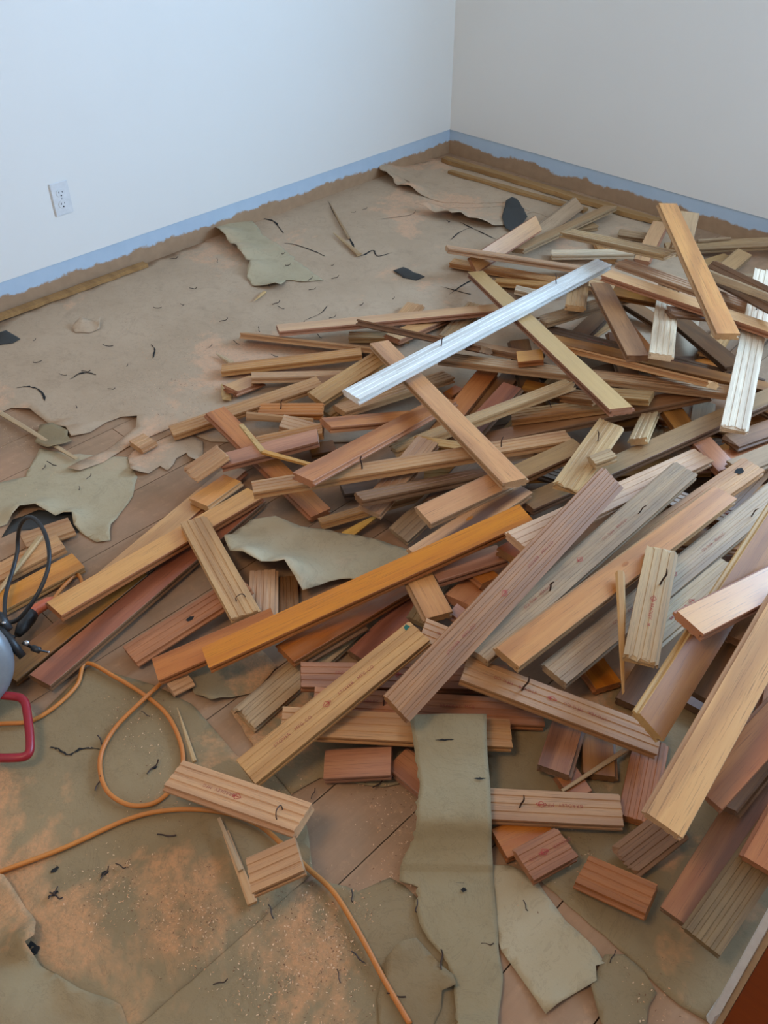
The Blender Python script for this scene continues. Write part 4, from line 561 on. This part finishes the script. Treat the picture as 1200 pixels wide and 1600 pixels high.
# outlet
PLM = simple('outlet_plastic', (.78, .78, .77), .35)
ot = bpy.data.objects.new('wall_outlet', None); COL.objects.link(ot); ot.location = (XL+.003, 1.481, .335)
tag(ot, 'white duplex wall outlet on the left wall above the blue strip', 'outlet')
box('cover_plate', (0, -.035, -.057), (.006, .035, .057), PLM, ot, .0025)
for s in (-1, 1):
    bm = bmesh.new(); bmesh.ops.create_cone(bm, cap_ends=True, segments=20, radius1=.017, radius2=.0165, depth=.003)
    bmesh.ops.rotate(bm, verts=bm.verts, matrix=Matrix.Rotation(pi/2, 3, 'Y')); bmesh.ops.scale(bm, verts=bm.verts, vec=(1, 1, .84)); bmesh.ops.translate(bm, verts=bm.verts, vec=(.0065, 0, s*.0195))
    r = frombm('receptacle', bm, PLM, ot)
    for dy, w, h in ((-.0063, .0012, .0042), (.0063, .0012, .0034)): box('slot', (.0078, dy-w, s*.0195+.002-h+.002), (.0084, dy+w, s*.0195+.002+h), DARK, r)
    bm = bmesh.new(); bmesh.ops.create_cone(bm, cap_ends=True, segments=12, radius1=.0026, radius2=.0026, depth=.0008); bmesh.ops.rotate(bm, verts=bm.verts, matrix=Matrix.Rotation(pi/2, 3, 'Y')); bmesh.ops.translate(bm, verts=bm.verts, vec=(.0081, 0, s*.0195-.0085)); frombm('ground_hole', bm, DARK, r)
bm = bmesh.new(); bmesh.ops.create_uvsphere(bm, u_segments=10, v_segments=6, radius=.0028); bmesh.ops.scale(bm, verts=bm.verts, vec=(.5, 1, 1)); bmesh.ops.translate(bm, verts=bm.verts, vec=(.006, 0, 0)); frombm('screw', bm, STEEL, ot)

# door at the lower right
DB = wood('door_stain', L_(128, 58, 26), L_(140, 68, 32), L_(90, 40, 18), .35, .3, fig=.2, pores=.3)
DB.node_tree.nodes['Principled BSDF'].inputs['Roughness'].default_value = .4
DO = simple('door_panel_stain', L_(176, 106, 48), .4)
dr = struct('door_1', (-.020, .768, .006), (.76, .803, 2.03), DB)
box('door_stile_panel', (.035, .7665, .0), (.70, .768, 1.9), DO, dr)
bm = bmesh.new(); prof = [(-.0415, 0), (-.0395, -.006), (-.031, -.007), (-.029, -.003), (-.0205, -.002), (-.0205, .035), (-.0415, .035)]
zs = [0, .012, .03, .05, .5, 2.03]
R = [[bm.verts.new((px+(random.uniform(-.004, .003) if z < .06 and px < -.03 else 0), .768+py, z+.004)) for px, py in prof] for z in zs]
for A, B in zip(R, R[1:]):
    for k in range(len(prof)): bm.faces.new((A[k], A[(k+1) % 7], B[(k+1) % 7], B[k])).material_index = 1 if k in (3,) else 0
bm.faces.new(R[0]); bm.faces.new(R[-1]); bmesh.ops.recalc_face_normals(bm, faces=bm.faces)
o = frombm('trim_1', bm, [WHITE, simple('beige_edge', L_(190, 160, 124), .5)]); o['kind'] = 'structure'

# ------------------------------------------------------------ floor paper
def papermat(name, c1, c2, dust, amt):
    t = NT(name); g = t.n('ShaderNodeNewGeometry').outputs['Position']
    a = t.noise(g, 3.2, 5, .6); f = t.noise(g, 300, 3, .7); st = t.noise(g, 14, 4, .6, .5)
    c = t.mix(t.ramp(a, [(.35, (0, 0, 0)), (.68, (1, 1, 1))]), c1, c2)
    c = t.mix(t.math('MULTIPLY', t.ramp(st, [(.55, (0, 0, 0)), (.75, (1, 1, 1))]), .35), c, tuple(x*.7 for x in c1))
    big = t.noise(g, 2.1, 6, .68, .3); sd = t.noise(g, 110, 4, .8)
    m = t.math('MULTIPLY', t.ramp(big, [(.545, (0, 0, 0)), (.60, (1, 1, 1))]), t.ramp(sd, [(.32, (.35, .35, .35)), (.6, (1, 1, 1))]))
    c = t.mix(t.math('MULTIPLY', m, amt), c, dust)
    w2 = t.noise(g, 8, 5, .7, 1.5); c = t.mix(t.math('MULTIPLY', t.ramp(w2, [(.50, (0, 0, 0)), (.515, (1, 1, 1)), (.53, (0, 0, 0))]), .30), c, tuple(x*.6 for x in c1))
    c = t.mix(t.math('MULTIPLY', t.ramp(f, [(.62, (0, 0, 0)), (.75, (1, 1, 1))]), .25), c, tuple(x*.5 for x in c1))
    t.l(c, t.b.inputs['Base Color']); t.b.inputs['Roughness'].default_value = .85
    w = t.noise(g, 26, 4, .6); t.bump(t.math('ADD', t.math('MULTIPLY', w, 1.6), t.math('MULTIPLY', sd, .5)), .55, .003); return t.m
PFAR = papermat('floor_paper', L_(176, 148, 118), L_(188, 160, 130), L_(208, 162, 126), .95)
PNEAR = papermat('floor_paper_olive', L_(136, 114, 80), L_(150, 127, 91), L_(204, 146, 98), .8)
PPALE = papermat('floor_paper_pale', L_(172, 154, 120), L_(182, 163, 130), L_(196, 156, 120), .3)
def paper(name, lab, z, pts, lifts, rag, mat):
    out = []
    n = len(pts); big = max(p[0] for p in pts)-min(p[0] for p in pts) > 1.6
    step = .022 if not big else .045
    for i in range(n):
        a, b = Vector(pts[i]), Vector(pts[(i+1) % n]); L = (b-a).length; k = max(1, int(L/step)); d = (b-a)/max(L, 1e-6); s = Vector((-d.y, d.x))
        for j in range(k):
            t = j/k; p = a.lerp(b, t); q = Vector((p.x*60, p.y*60, z*900)); amt = rag*(.4+.6*min(1, 4*t*(1-t)+.2))
            p = p+s*amt*(noise.noise(q)*1.2+noise.noise(q*2.7)*.7); out.append(p)
    m = len(out); edges = [(i, (i+1) % m) for i in range(m)]
    lo = Vector((min(p.x for p in out), min(p.y for p in out))); hi = Vector((max(p.x for p in out), max(p.y for p in out)))
    g = max(.018, sqrt((hi.x-lo.x)*(hi.y-lo.y)/1400)); inner = []
    y = lo.y; r = 0
    while y < hi.y:
        x = lo.x+(g/2 if r % 2 else 0)
        while x < hi.x: inner.append(Vector((x+random.uniform(-.15, .15)*g, y+random.uniform(-.15, .15)*g))); x += g
        y += g*.87; r += 1
    V, E, F, _, _, _ = delaunay_2d_cdt(out+inner, edges, [], 1, 1e-5)
    c0 = Vector(((lo.x+hi.x)/2, (lo.y+hi.y)/2)); bm = bmesh.new(); vs = []
    for v in V:
        h = 0
        for lx, ly, lh, lr in lifts:
            d2 = ((v.x-lx)**2+(v.y-ly)**2)/(lr*lr*.4); h = max(h, lh*math.exp(-d2))
        h += .0005*noise.noise(Vector((v.x*7, v.y*7, 3)))+.0003*noise.noise(Vector((v.x*25, v.y*25, 9)))
        vs.append(bm.verts.new((v.x-c0.x, v.y-c0.y, h)))
    for f in F:
        try: bm.faces.new([vs[i] for i in f])
        except ValueError: pass
    for v in [v for v in bm.verts if not v.link_faces]: bm.verts.remove(v)
    bmesh.ops.recalc_face_normals(bm, faces=bm.faces)
    if bm.faces[:] and sum(f.normal.z for f in bm.faces) < 0: bmesh.ops.reverse_faces(bm, faces=bm.faces)
    o = frombm(name, bm, mat, None, True); o.location = (c0.x, c0.y, z)
    md = o.modifiers.new('thickness', 'SOLIDIFY'); md.thickness = .0007; md.offset = -1
    tag(o, lab, 'paper', 'torn floor paper'); return o
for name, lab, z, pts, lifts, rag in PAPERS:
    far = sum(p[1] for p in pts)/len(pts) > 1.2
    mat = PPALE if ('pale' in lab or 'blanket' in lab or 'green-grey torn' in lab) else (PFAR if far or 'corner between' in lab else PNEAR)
    if 'black ' in lab or 'dark curled' in lab: mat = simple('dark_felt_and_shade', L_(60, 58, 54), .9)  # near-black for dark curled scraps and for the painted shade patches
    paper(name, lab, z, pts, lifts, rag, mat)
for par, pts, w in TEARS:      # torn slits: narrow dark gaps in the sheet
    o = [q for q in bpy.data.objects if q.get('label', '') == par][0]; P = catmull([(a, b, 0) for a, b, c in pts], 5); bm = bmesh.new(); A = []
    for i, p in enumerate(P):
        d = (P[min(i+1, len(P)-1)]-P[max(i-1, 0)]).normalized(); s = Vector((-d.y, d.x, 0)); ww = w*(.25+random.random()*.9)*min(1, .15+4*(i/len(P))*(1-i/len(P)))
        q = p+s*random.uniform(-.0015, .0015)-o.location; q.z = .0013+.0005*noise.noise(Vector((p.x*7, p.y*7, 3)))+.0003
        A.append((bm.verts.new(q-s*ww), bm.verts.new(q+s*ww)))
    for a, b in zip(A, A[1:]): bm.faces.new((a[0], b[0], b[1], a[1]))
    frombm('tear', bm, DARK, o)
# the long strip draped over boards
rows = STRIP; dense = []
Lp = catmull([r[0] for r in rows], 6); Rp = catmull([r[1] for r in rows], 6)
bm = bmesh.new(); G = []; o0 = Vector(Lp[-1]); o0.z = 0
for q_ in Lp+Rp: q_.z += .006 if q_.z > .012 else 0
for i, (a, b) in enumerate(zip(Lp, Rp)):
    rag = noise.noise(Vector((i*.9, 3, 1)))*.006 if i > 8 else .001
    row = []
    for k in range(15):
        t = k/14; p = a.lerp(b, t)
        if k == 0: p = p+(a-b).normalized()*rag
        p.z += .0012*noise.noise(Vector((p.x*18, p.y*18, 5)))+.003*math.sin(t*pi)*(1 if a.z > .03 else .3)+.001
        row.append(bm.verts.new(p-o0))
    G.append(row)
for i in range(len(G)-1):
    for k in range(14):
        f = bm.faces.new((G[i][k], G[i][k+1], G[i+1][k+1], G[i+1][k]))
bmesh.ops.recalc_face_normals(bm, faces=bm.faces)
st = frombm('paper_strip', bm, papermat('strip_paper', L_(148, 130, 96), L_(158, 139, 104), L_(170, 140, 104), .25), None, True); st.location = o0
md = st.modifiers.new('thickness', 'SOLIDIFY'); md.thickness = .0008
tag(st, 'long grey-green paper strip draped from the boards down to the bottom edge', 'paper', 'torn floor paper')
def tears(o, spots):
    for (i, t, L, w) in spots:
        c = Vector(Lp[i]).lerp(Vector(Rp[i]), t); d = (Vector(Rp[i])-Vector(Lp[i])).normalized(); n = (Vector(Lp[i+1])-Vector(Lp[i])).normalized()
        bm = bmesh.new(); vv = []
        for k in range(9):
            s = (k/8-.5)*L; vv.append((c+d*s+n*(w*random.uniform(.3, 1)*math.sin(pi*(k+.5)/9)), c+d*s-n*(w*random.uniform(.2, .8)*math.sin(pi*(k+.5)/9))))
        A = [bm.verts.new(a-o0+Vector((0, 0, .0055))) for a, b in vv]; B = [bm.verts.new(b-o0+Vector((0, 0, .0055))) for a, b in vv]
        for k in range(8): bm.faces.new((A[k], A[k+1], B[k+1], B[k]))
        frombm('tear', bm, DARK, o)
tears(st, [(8, .42, .035, .003), (17, .86, .022, .003), (50, .62, .016, .004), (55, .60, .010, .008)])

# ------------------------------------------------------------ floorboards
GRP = 'torn-up oak floorboards heaped on the floor'
def profile(w, th, back):
    h, t = w/2, th/2; b = h-.0065
    top = [(-h+.0008, t), (b-.0008, t)]; rs = [(b, t-.0008), (b, .0032), (h-.001, .0026), (h, .0015), (h, -.0022), (h-.001, -.0032), (b, -.0038), (b-.0006, -t)]
    bot = []
    gs = [b-.010, b-.026, b-.042] if w > .055 else [b-.010, b-.024]
    for g in gs: bot += [(g, -t), (g-.0012, -t+.0016), (g-.0068, -t+.0016), (g-.0080, -t)]
    ls = [(-h+.0006, -t), (-h+.0006, -.0040), (-h+.0065, -.0036), (-h+.0065, .0030), (-h, .0034), (-h, t-.0008)]
    P = top+rs+bot+ls
    mi = [1]+[0]*(len(P)-1)
    if back: P = [(y, -z) for y, z in P][::-1]; mi = mi[:-1][::-1]+mi[-1:]
    return P, mi
def nailmesh():
    P = catmull([(0, 0, -.006), (.001, .001, .012), (.003, -.001, .026), (.008, .002, .037)], 4)
    return tubemesh(P, [.0019]*9+[.0017, .0015, .0012, .0008], 6)
bm = nailmesh(); NM = bpy.data.meshes.new('nail'); bm.to_mesh(NM); bm.free(); NM.materials.append(NAILM)
bm = tubemesh(catmull([(0, -.009, -.004), (0, -.009, .010), (.004, .003, .014), (.006, .010, .006), (.006, .012, -.003)], 4), .0011, 6); SM = bpy.data.meshes.new('staple'); bm.to_mesh(SM); bm.free(); SM.materials.append(NAILM)
def textmesh(s, size, mat):
    c = bpy.data.curves.new('stamp', 'FONT'); c.body = s; c.size = size; c.align_x = 'CENTER'; c.align_y = 'CENTER'; c.resolution_u = 2; c.space_character = 1.15
    o = bpy.data.objects.new('stamp_tmp', c); COL.objects.link(o); dg = bpy.context.evaluated_depsgraph_get()
    me = bpy.data.meshes.new_from_object(o.evaluated_get(dg)); bpy.data.objects.remove(o); me.materials.clear(); me.materials.append(mat); return me
TXT = [textmesh('BRADLEY  MFG', .0105, INK), textmesh('BRADLEY   M', .0105, INKD), textmesh('STOVER   MFG CO', .0105, INK)]
def emblem(mat):
    bm = bmesh.new()
    def quad(a, b, w):
        a, b = Vector(a), Vector(b); n = Vector((-(b-a).y, (b-a).x, 0)).normalized()*w
        bm.faces.new([bm.verts.new(p) for p in (a-n, b-n, b+n, a+n)])
    D = [(.012, 0, 0), (0, .0075, 0), (-.012, 0, 0), (0, -.0075, 0)]
    for i in range(4): quad(D[i], D[(i+1) % 4], .0006)
    quad((-.007, 0, 0), (.007, 0, 0), .0008); quad((.007, 0, 0), (.002, .004, 0), .0007); quad((.007, 0, 0), (.002, -.004, 0), .0007)
    me = bpy.data.meshes.new('emblem'); bm.to_mesh(me); bm.free(); me.materials.append(mat); return me
EMB = emblem(INKD)
def child(name, me, parent, loc, rz=0, rx=0, sc=1):
    o = bpy.data.objects.new(name, me); COL.objects.link(o); o.parent = parent; o.location = loc; o.rotation_euler = (rx, 0, rz); o.scale = (sc,)*3; return o
CAMP = Vector((0, 0, 1.5)); BN = {'plank': 'floorboard', 'block': 'wood_block', 'lath': 'wood_lath', 'splinter': 'wood_splinter'}
for idx, (P1, P2, roll, kind, tone, w, th, fl, cat, lab) in enumerate(PLANKS):
    rnd = random.Random(idx*7+3)
    P1, P2 = Vector(P1), Vector(P2); d = P2-P1; L = d.length; d.normalize(); z = Vector((0, 0, 1))
    n0 = (z-d*z.dot(d)).normalized(); c = (P1+P2)/2; m = n0.cross(d)
    if m.dot(CAMP-c) < 0: m = -m
    a = radians(roll); n = n0*cos(a)+m*sin(a); s = n.cross(d)
    flip = rnd.random() < .5 and roll == 0
    if flip: d = -d; s = n.cross(d)
    bm = bmesh.new()
    broken = 'b' in fl; full = w > .035
    if full: P, mi = profile(w, th, kind == 'B')
    else:
        h, t = w/2, th/2; P = [(-h, t*.7), (-h*.5, t), (h*.6, t*.9), (h, t*.3), (h*.9, -t), (-h*.8, -t*.9)]; mi = [0]*6
    ns = max(2, int(L/.07)); secs = []
    for i in range(ns+1):
        u = i/ns; x = (u-.5)*L; ring = []
        for k, (y, zz) in enumerate(P):
            dx = 0; dy = dz = 0
            if i in (0, ns):
                if broken: dx = (noise.noise(Vector((y*190, idx*3.1, i)))*.012-.004+(.004 if k % 2 else -.002))*(1 if i else -1)
                else: dx = rnd.uniform(-.0006, .0006)+y*.03*math.sin(idx*1.7+i)
            elif full and kind == 'B':
                q = noise.noise(Vector((x*14, y*40, idx*2.3))); dy = q*.0004; dz = q*.0003
            if not full:
                tap = 1-.35*u if cat != 'splinter' else 1-.75*u**1.5
                y2, z2 = y*tap+noise.noise(Vector((x*12, idx, 0)))*w*.12, zz*tap
                ring.append(bm.verts.new((x+dx, y2, z2)))
            else: ring.append(bm.verts.new((x+dx, y+dy, zz+dz)))
        secs.append(ring)
    N = len(P)
    for A, B in zip(secs, secs[1:]):
        for k in range(N): bm.faces.new((A[k], A[(k+1) % N], B[(k+1) % N], B[k])).material_index = mi[k]
    bm.faces.new(secs[0]); bm.faces.new(secs[-1][::-1])
    bmesh.ops.recalc_face_normals(bm, faces=bm.faces)
    if kind == 'F': raw, face = RAW[SIDEOF.get(tone, 'rosy')], FACE.get(tone, FACE['orange'])
    else: raw, face = RAW.get(tone, RAW['tan']), FACE['orange' if tone in ('pink', 'rosy') else 'tan' if tone != 'dusty' else 'dusty']
    o = frombm(BN.get(cat, 'floorboard'), bm, [raw, face])
    o.matrix_world = Matrix(((d.x, s.x, n.x, c.x), (d.y, s.y, n.y, c.y), (d.z, s.z, n.z, c.z), (0, 0, 0, 1)))
    q3 = random.Random(lab if lab != 'FILL' else idx); o.color = (q3.random(), q3.random(), q3.random(), 1)
    if lab == 'FILL': tag(o, 'buried floorboard, only shadowed slivers of it showing between the upper boards', 'board', 'boards buried inside the pile')
    else: tag(o, lab, {'plank': 'board', 'block': 'wood block', 'lath': 'lath', 'splinter': 'splinter'}[cat], GRP if cat == 'plank' else None)
    if lab == 'FILL': continue
    t2 = th/2
    nn = fl.count('n')
    for k in range(nn):
        px = L*(.28 if k else -.2)*(1 if rnd.random() < .6 else .8)
        q = child('nail', NM, o, (px, rnd.uniform(-.012, .012), t2), rnd.uniform(0, 6.28), rnd.uniform(-.35, .35), rnd.uniform(.75, 1.05))
    if 's' in fl: child('staple', SM, o, (L*.36*(1 if not flip else -1), .004, t2), .4)
    if kind == 'B' and full and ('stamp' in lab or 'emblem' in lab or tone in ('grey',) and L > .5 or 'broken tongue' in lab or 'stained' in lab):
        short = 'short stamped' in lab or 'pale board with red' in lab
        me = TXT[1] if short else TXT[idx % 2*2]
        yy = .001
        if not (kind == 'B'): yy = 0
        rz = pi if rnd.random() < .5 else 0
        child('mill_stamp', me, o, (L*.12, yy, t2+.0003), rz, 0, .9)
        if L > .35: child('mill_stamp', me, o, (-L*.24, yy, t2+.0003), rz, 0, .9)
        child('emblem', EMB, o, (-L*.02 if L < .35 else -L*.05, yy, t2+.0003), rz, 0, .8)
    if 'knot hole' in lab or 'round dark knot' in lab:
        bm = bmesh.new(); R = [bm.verts.new((cos(q*pi/7)*(.013+.003*sin(q*2.3)), sin(q*pi/7)*.009, 0)) for q in range(14)]; bm.faces.new(R)
        h = frombm('knot_hole', bm, DARK, o); h.location = (L*.42*(1 if not flip else -1), .004, t2+.0004)
    if 'black mark' in lab:
        bm = bmesh.new(); R = [bm.verts.new((cos(q*pi/5)*.009*(1+.4*sin(q*3)), sin(q*pi/5)*.006, 0)) for q in range(10)]; bm.faces.new(R)
        h = frombm('black_mark', bm, DARK, o); h.location = (0, .004, t2+.0004)
    if 'green paint' in lab:
        bm = bmesh.new(); bm.faces.new([bm.verts.new(v) for v in ((-.007, -.006, 0), (.006, -.004, 0), (.003, .006, 0), (-.005, .003, 0))])
        h = frombm('paint_dab', bm, GREENP, o); h.location = (L*.47*(1 if not flip else -1), .022*(1 if m.dot(s) < 0 else -1), t2+.0004)
    if tone == 'knot' or 'worn knot' in lab:
        bm = bmesh.new(); R = [bm.verts.new((cos(q*pi/8)*.011, sin(q*pi/8)*.0045, 0)) for q in range(16)]; bm.faces.new(R)
        h = frombm('knot', bm, FACE['ambd'], o); h.location = (L*.0, .004, t2+.0003)
        h['label'] = 'dark oval knot'

# the bent broken lath lying over the glossy orange board
def lathseg(bm, a, b, wa, wb, th):
    a, b = Vector(a), Vector(b); d = (b-a).normalized(); s = d.cross(Vector((0, 0, 1))).normalized(); u = s.cross(d)
    V = []
    for p, w in ((a, wa), (b, wb)):
        for i, j in ((-1, -1), (1, -1), (1, 1), (-1, 1)): V.append(bm.verts.new(p+s*i*w+u*j*th))
    for f in ((0,1,2,3), (7,6,5,4), (0,4,5,1), (1,5,6,2), (2,6,7,3), (3,7,4,0)): bm.faces.new([V[i] for i in f])

# ------------------------------------------------------------ cords
def ropemat(name, c):
    t = NT(name); v = t.n('ShaderNodeTexCoord').outputs['Object']; col = t.mix(t.noise(v, 3.5, 3), L_(196, 104, 44), L_(206, 142, 60)); col = t.mix(t.math('MULTIPLY', t.noise(v, 60, 3), .5), col, tuple(x*.75 for x in c)); t.l(col, t.b.inputs['Base Color']); t.b.inputs['Roughness'].default_value = .5; return t.m
CM = ropemat('orange_cord', L_(196, 110, 50))
cc = [tuple(p) for p in CORDS[0]]; o = frombm('extension_cord', tubemesh(catmull([(x, y, .0115) for x, y, z_ in cc], 10), .0046, 10), CM, None, True)
tag(o, 'orange cord sweeping from the left frame edge under the small offcut to the bottom', 'cord')
lp = [list(p) for p in CORDS[1]]
for k in range(len(lp)): lp[k][2] = .0115
for k in range(len(lp)-4, len(lp)): lp[k][2] = .013
lp[-3][2] = .0215; lp[-2][2] = .014
tail = [(-1.06, .72, .012), (-1.25, .88, .012), (-1.42, .80, .012)]
o = frombm('extension_cord', tubemesh(catmull([tuple(p) for p in lp], 10), .0046, 10), CM, None, True)
tag(o, 'orange cord making a kink and a round loop beside the stamped offcut', 'cord')
# the second cord's far end comes out by the saw's plug
o = frombm('extension_cord', tubemesh(catmull(SOCKCORD, 8), .0046, 10), CM, None, True)
tag(o, 'short orange cord end bowing out between the left stack and the long tan board', 'cord')
sk = bpy.data.objects.new('cord_socket', None); COL.objects.link(sk); sk.location = SOCK[0]
tag(sk, 'orange cord socket joined to a black plug beside the saw', 'connector')
BLK = simple('black_rubber', (.018, .018, .018), .45); OR = simple('orange_rubber', L_(196, 98, 60), .5)
def local(ps, o): return [Vector(p)-o.location for p in ps]
a, b, c = [Vector(p) for p in SOCK]
frombm('socket_body', tubemesh(local([a, a.lerp(b, .25), a.lerp(b, .9), b], sk), [.007, .0125, .0135, .0135], 14), OR, sk, True)
frombm('socket_rim', tubemesh(local([b, b.lerp(c, .08)], sk), [.0165, .0165], 14), OR, sk, False)
frombm('plug', tubemesh(local([b.lerp(c, .09), b.lerp(c, .3), b.lerp(c, .7), c], sk), [.0165, .0175, .014, .008], 14), BLK, sk, True)
o = frombm('power_cord', tubemesh(catmull(LOOP, 8), .0048, 10), BLK, None, True); tag(o, 'black power cord of the saw standing up in a tall loop', 'cord')
# circular saw at the left frame edge
sw = bpy.data.objects.new('circular_saw', None); COL.objects.link(sw); sw.location = (SAWC[0], SAWC[1], 0)
tag(sw, 'grey circular saw with a red loop handle cut by the left frame edge', 'power saw')
GREY = simple('cast_grey_metal', (.30, .33, .35), .32, .4); REDP = simple('red_handle_plastic', L_(150, 30, 40), .4)
C = Vector(SAWC); ax = (CAMP-C); ax.z *= .55; ax.normalize(); q = ax.to_track_quat('Z', 'Y').to_matrix()
prof = [(.0, .030), (.030, .030), (.050, .026), (.085, .022), (.098, .014), (.104, .0), (.104, -.03), (.0, -.03)]
bm = bmesh.new(); R = []
for k in range(40):
    t = 2*pi*k/40; R.append([bm.verts.new(q @ Vector((cos(t)*r, sin(t)*r, z))) for r, z in prof[1:-1]])
for k in range(40):
    A, B = R[k], R[(k+1) % 40]
    for j in range(len(A)-1): bm.faces.new((A[j], A[j+1], B[j+1], B[j]))
bm.faces.new([r[0] for r in R]); bm.faces.new([r[-1] for r in R][::-1]); bmesh.ops.recalc_face_normals(bm, faces=bm.faces)
g = frombm('blade_guard', bm, GREY, sw, True); g.location = (0, 0, C.z)
bm = bmesh.new(); bmesh.ops.create_cone(bm, cap_ends=True, segments=24, radius1=.038, radius2=.030, depth=.09); bmesh.ops.rotate(bm, verts=bm.verts, matrix=q); bmesh.ops.translate(bm, verts=bm.verts, vec=q @ Vector((-.01, .03, -.075)))
g = frombm('motor_housing', bm, GREY, sw, True); g.location = (0, 0, C.z)
L2 = lambda ps: [Vector(p)-Vector((SAWC[0], SAWC[1], 0)) for p in ps]
frombm('handle', tubemesh(catmull(L2(HANDLE), 5, True), .0085, 12, True), REDP, sw, True)
frombm('lever', tubemesh(L2(LEVER), [.010, .011, .008], 10), BLK, sw, True)
frombm('depth_rod', tubemesh(L2(ROD), [.0035, .0035, .007, .007, .0022, .0022], 10), BLK, sw, True)
for i, p in enumerate(BOLTS):
    bm = bmesh.new(); bmesh.ops.create_uvsphere(bm, u_segments=12, v_segments=8, radius=(.006, .0045, .0025)[i]); bmesh.ops.translate(bm, verts=bm.verts, vec=Vector(p)-Vector((SAWC[0], SAWC[1], 0)))
    frombm('bolt', bm, STEEL, sw, True)
frombm('bracket', tubemesh(L2(BRACK), [.012, .014, .012], 8), BLK, sw, True)
pl = Vector((-.5, .86, 0)).normalized(); pn = Vector((pl.y, -pl.x, 0)); base = Vector((SAWC[0], SAWC[1], 0))-Vector((.03, .0, 0))
bm = bmesh.new(); V = []
for zz in (.040, .043):
    for i, j in ((-1, -1), (1, -1), (1, 1), (-1, 1)): V.append(bm.verts.new(Vector((-.035, -.045, zz))+pl*i*.11+pn*j*.055))
for f in ((3,2,1,0), (4,5,6,7), (0,1,5,4), (1,2,6,5), (2,3,7,6), (3,0,4,7)): bm.faces.new([V[i] for i in f])
frombm('base_plate', bm, STEEL, sw)
# bent broken lath on the glossy orange board
sp = bpy.data.objects.new('split_lath', None); COL.objects.link(sp); sp.location = BENT[1]
tag(sp, 'pale broken lath bent in a V over the glossy orange board', 'splinter')
bm = bmesh.new(); a, b, c = local(BENT, sp); lathseg(bm, a, b, .006, .007, .0035); bmesh.ops.recalc_face_normals(bm, faces=bm.faces); frombm('upper_arm', bm, RAW['pale'], sp)
bm = bmesh.new(); lathseg(bm, b, c, .007, .005, .0035); bmesh.ops.recalc_face_normals(bm, faces=bm.faces); frombm('lower_arm', bm, RAW['tan'], sp)
bm = bmesh.new(); d = (b-a)
for k in range(14):
    p = a.lerp(b, .1+.6*k/14); e = p+Vector((-.012-.008*random.random(), -.006+.012*random.random(), random.uniform(-.004, .008))); lathseg(bm, p, e, .0016, .0005, .0009)
bmesh.ops.recalc_face_normals(bm, faces=bm.faces); frombm('frayed_fibres', bm, RAW['greyp'], sp)

# ------------------------------------------------------------ nails and sawdust on the paper
bm = tubemesh(catmull([(-.018, 0, .0035), (-.004, .002, .003), (.010, -.001, .004), (.019, .002, .011)], 4), .0016, 6)
FN = bpy.data.meshes.new('flooring_nail'); bm.to_mesh(FN); bm.free(); FN.materials.append(NAILM)
for i, (x, y, r) in enumerate(NAILS):
    o = bpy.data.objects.new('flooring_nail', FN); COL.objects.link(o); o.location = (x, y, .0078); o.rotation_euler = (random.uniform(-.2, .2), 0, r); k = random.uniform(.55, .9); o.scale = (k, k, k)
    tag(o, 'bent rusty flooring nail lying loose on the paper', 'nail', 'loose nails scattered over the floor paper')
CPTS = [Vector((p[0], p[1], 0)) for C_ in CORDS for p in catmull(C_, 30)]
bm = bmesh.new()
for (x, y, r, n) in CHIPS:
    for i in range(int(n*1.8)):
        a = random.uniform(0, 2*pi); q = r*sqrt(random.random())*random.choice((1, .6)); px, py = x+cos(a)*q, y+sin(a)*q*1.0
        if px < XL+.03 or py > YB-.05: continue
        if any((px-l[0])**2+(py-l[1])**2 < (l[3]*1.1)**2 for P_ in PAPERS for l in P_[4]): continue
        if any((px-q_.x)**2+(py-q_.y)**2 < .0001 for q_ in CPTS): continue
        s = random.choice((.0006, .0008, .0011, .0018)); t = random.uniform(0, pi); u = Vector((cos(t), sin(t), random.uniform(-.1, .1)))*s; v = Vector((-sin(t), cos(t), 0))*s*random.uniform(.2, .5); c = Vector((px, py, .0078+random.random()*.0012))
        f = bm.faces.new([bm.verts.new(c-u-v), bm.verts.new(c+u-v), bm.verts.new(c+u*.7+v), bm.verts.new(c-u+v)]); f.material_index = random.randrange(3)
o = frombm('sawdust', bm, [simple('chip_orange', L_(206, 150, 104), .9), simple('chip_pale', L_(220, 180, 140), .9), simple('chip_dark', L_(120, 84, 56), .9)])
tag(o, 'scattered sawdust and tiny wood chips on the floor paper', 'sawdust', None, 'stuff')
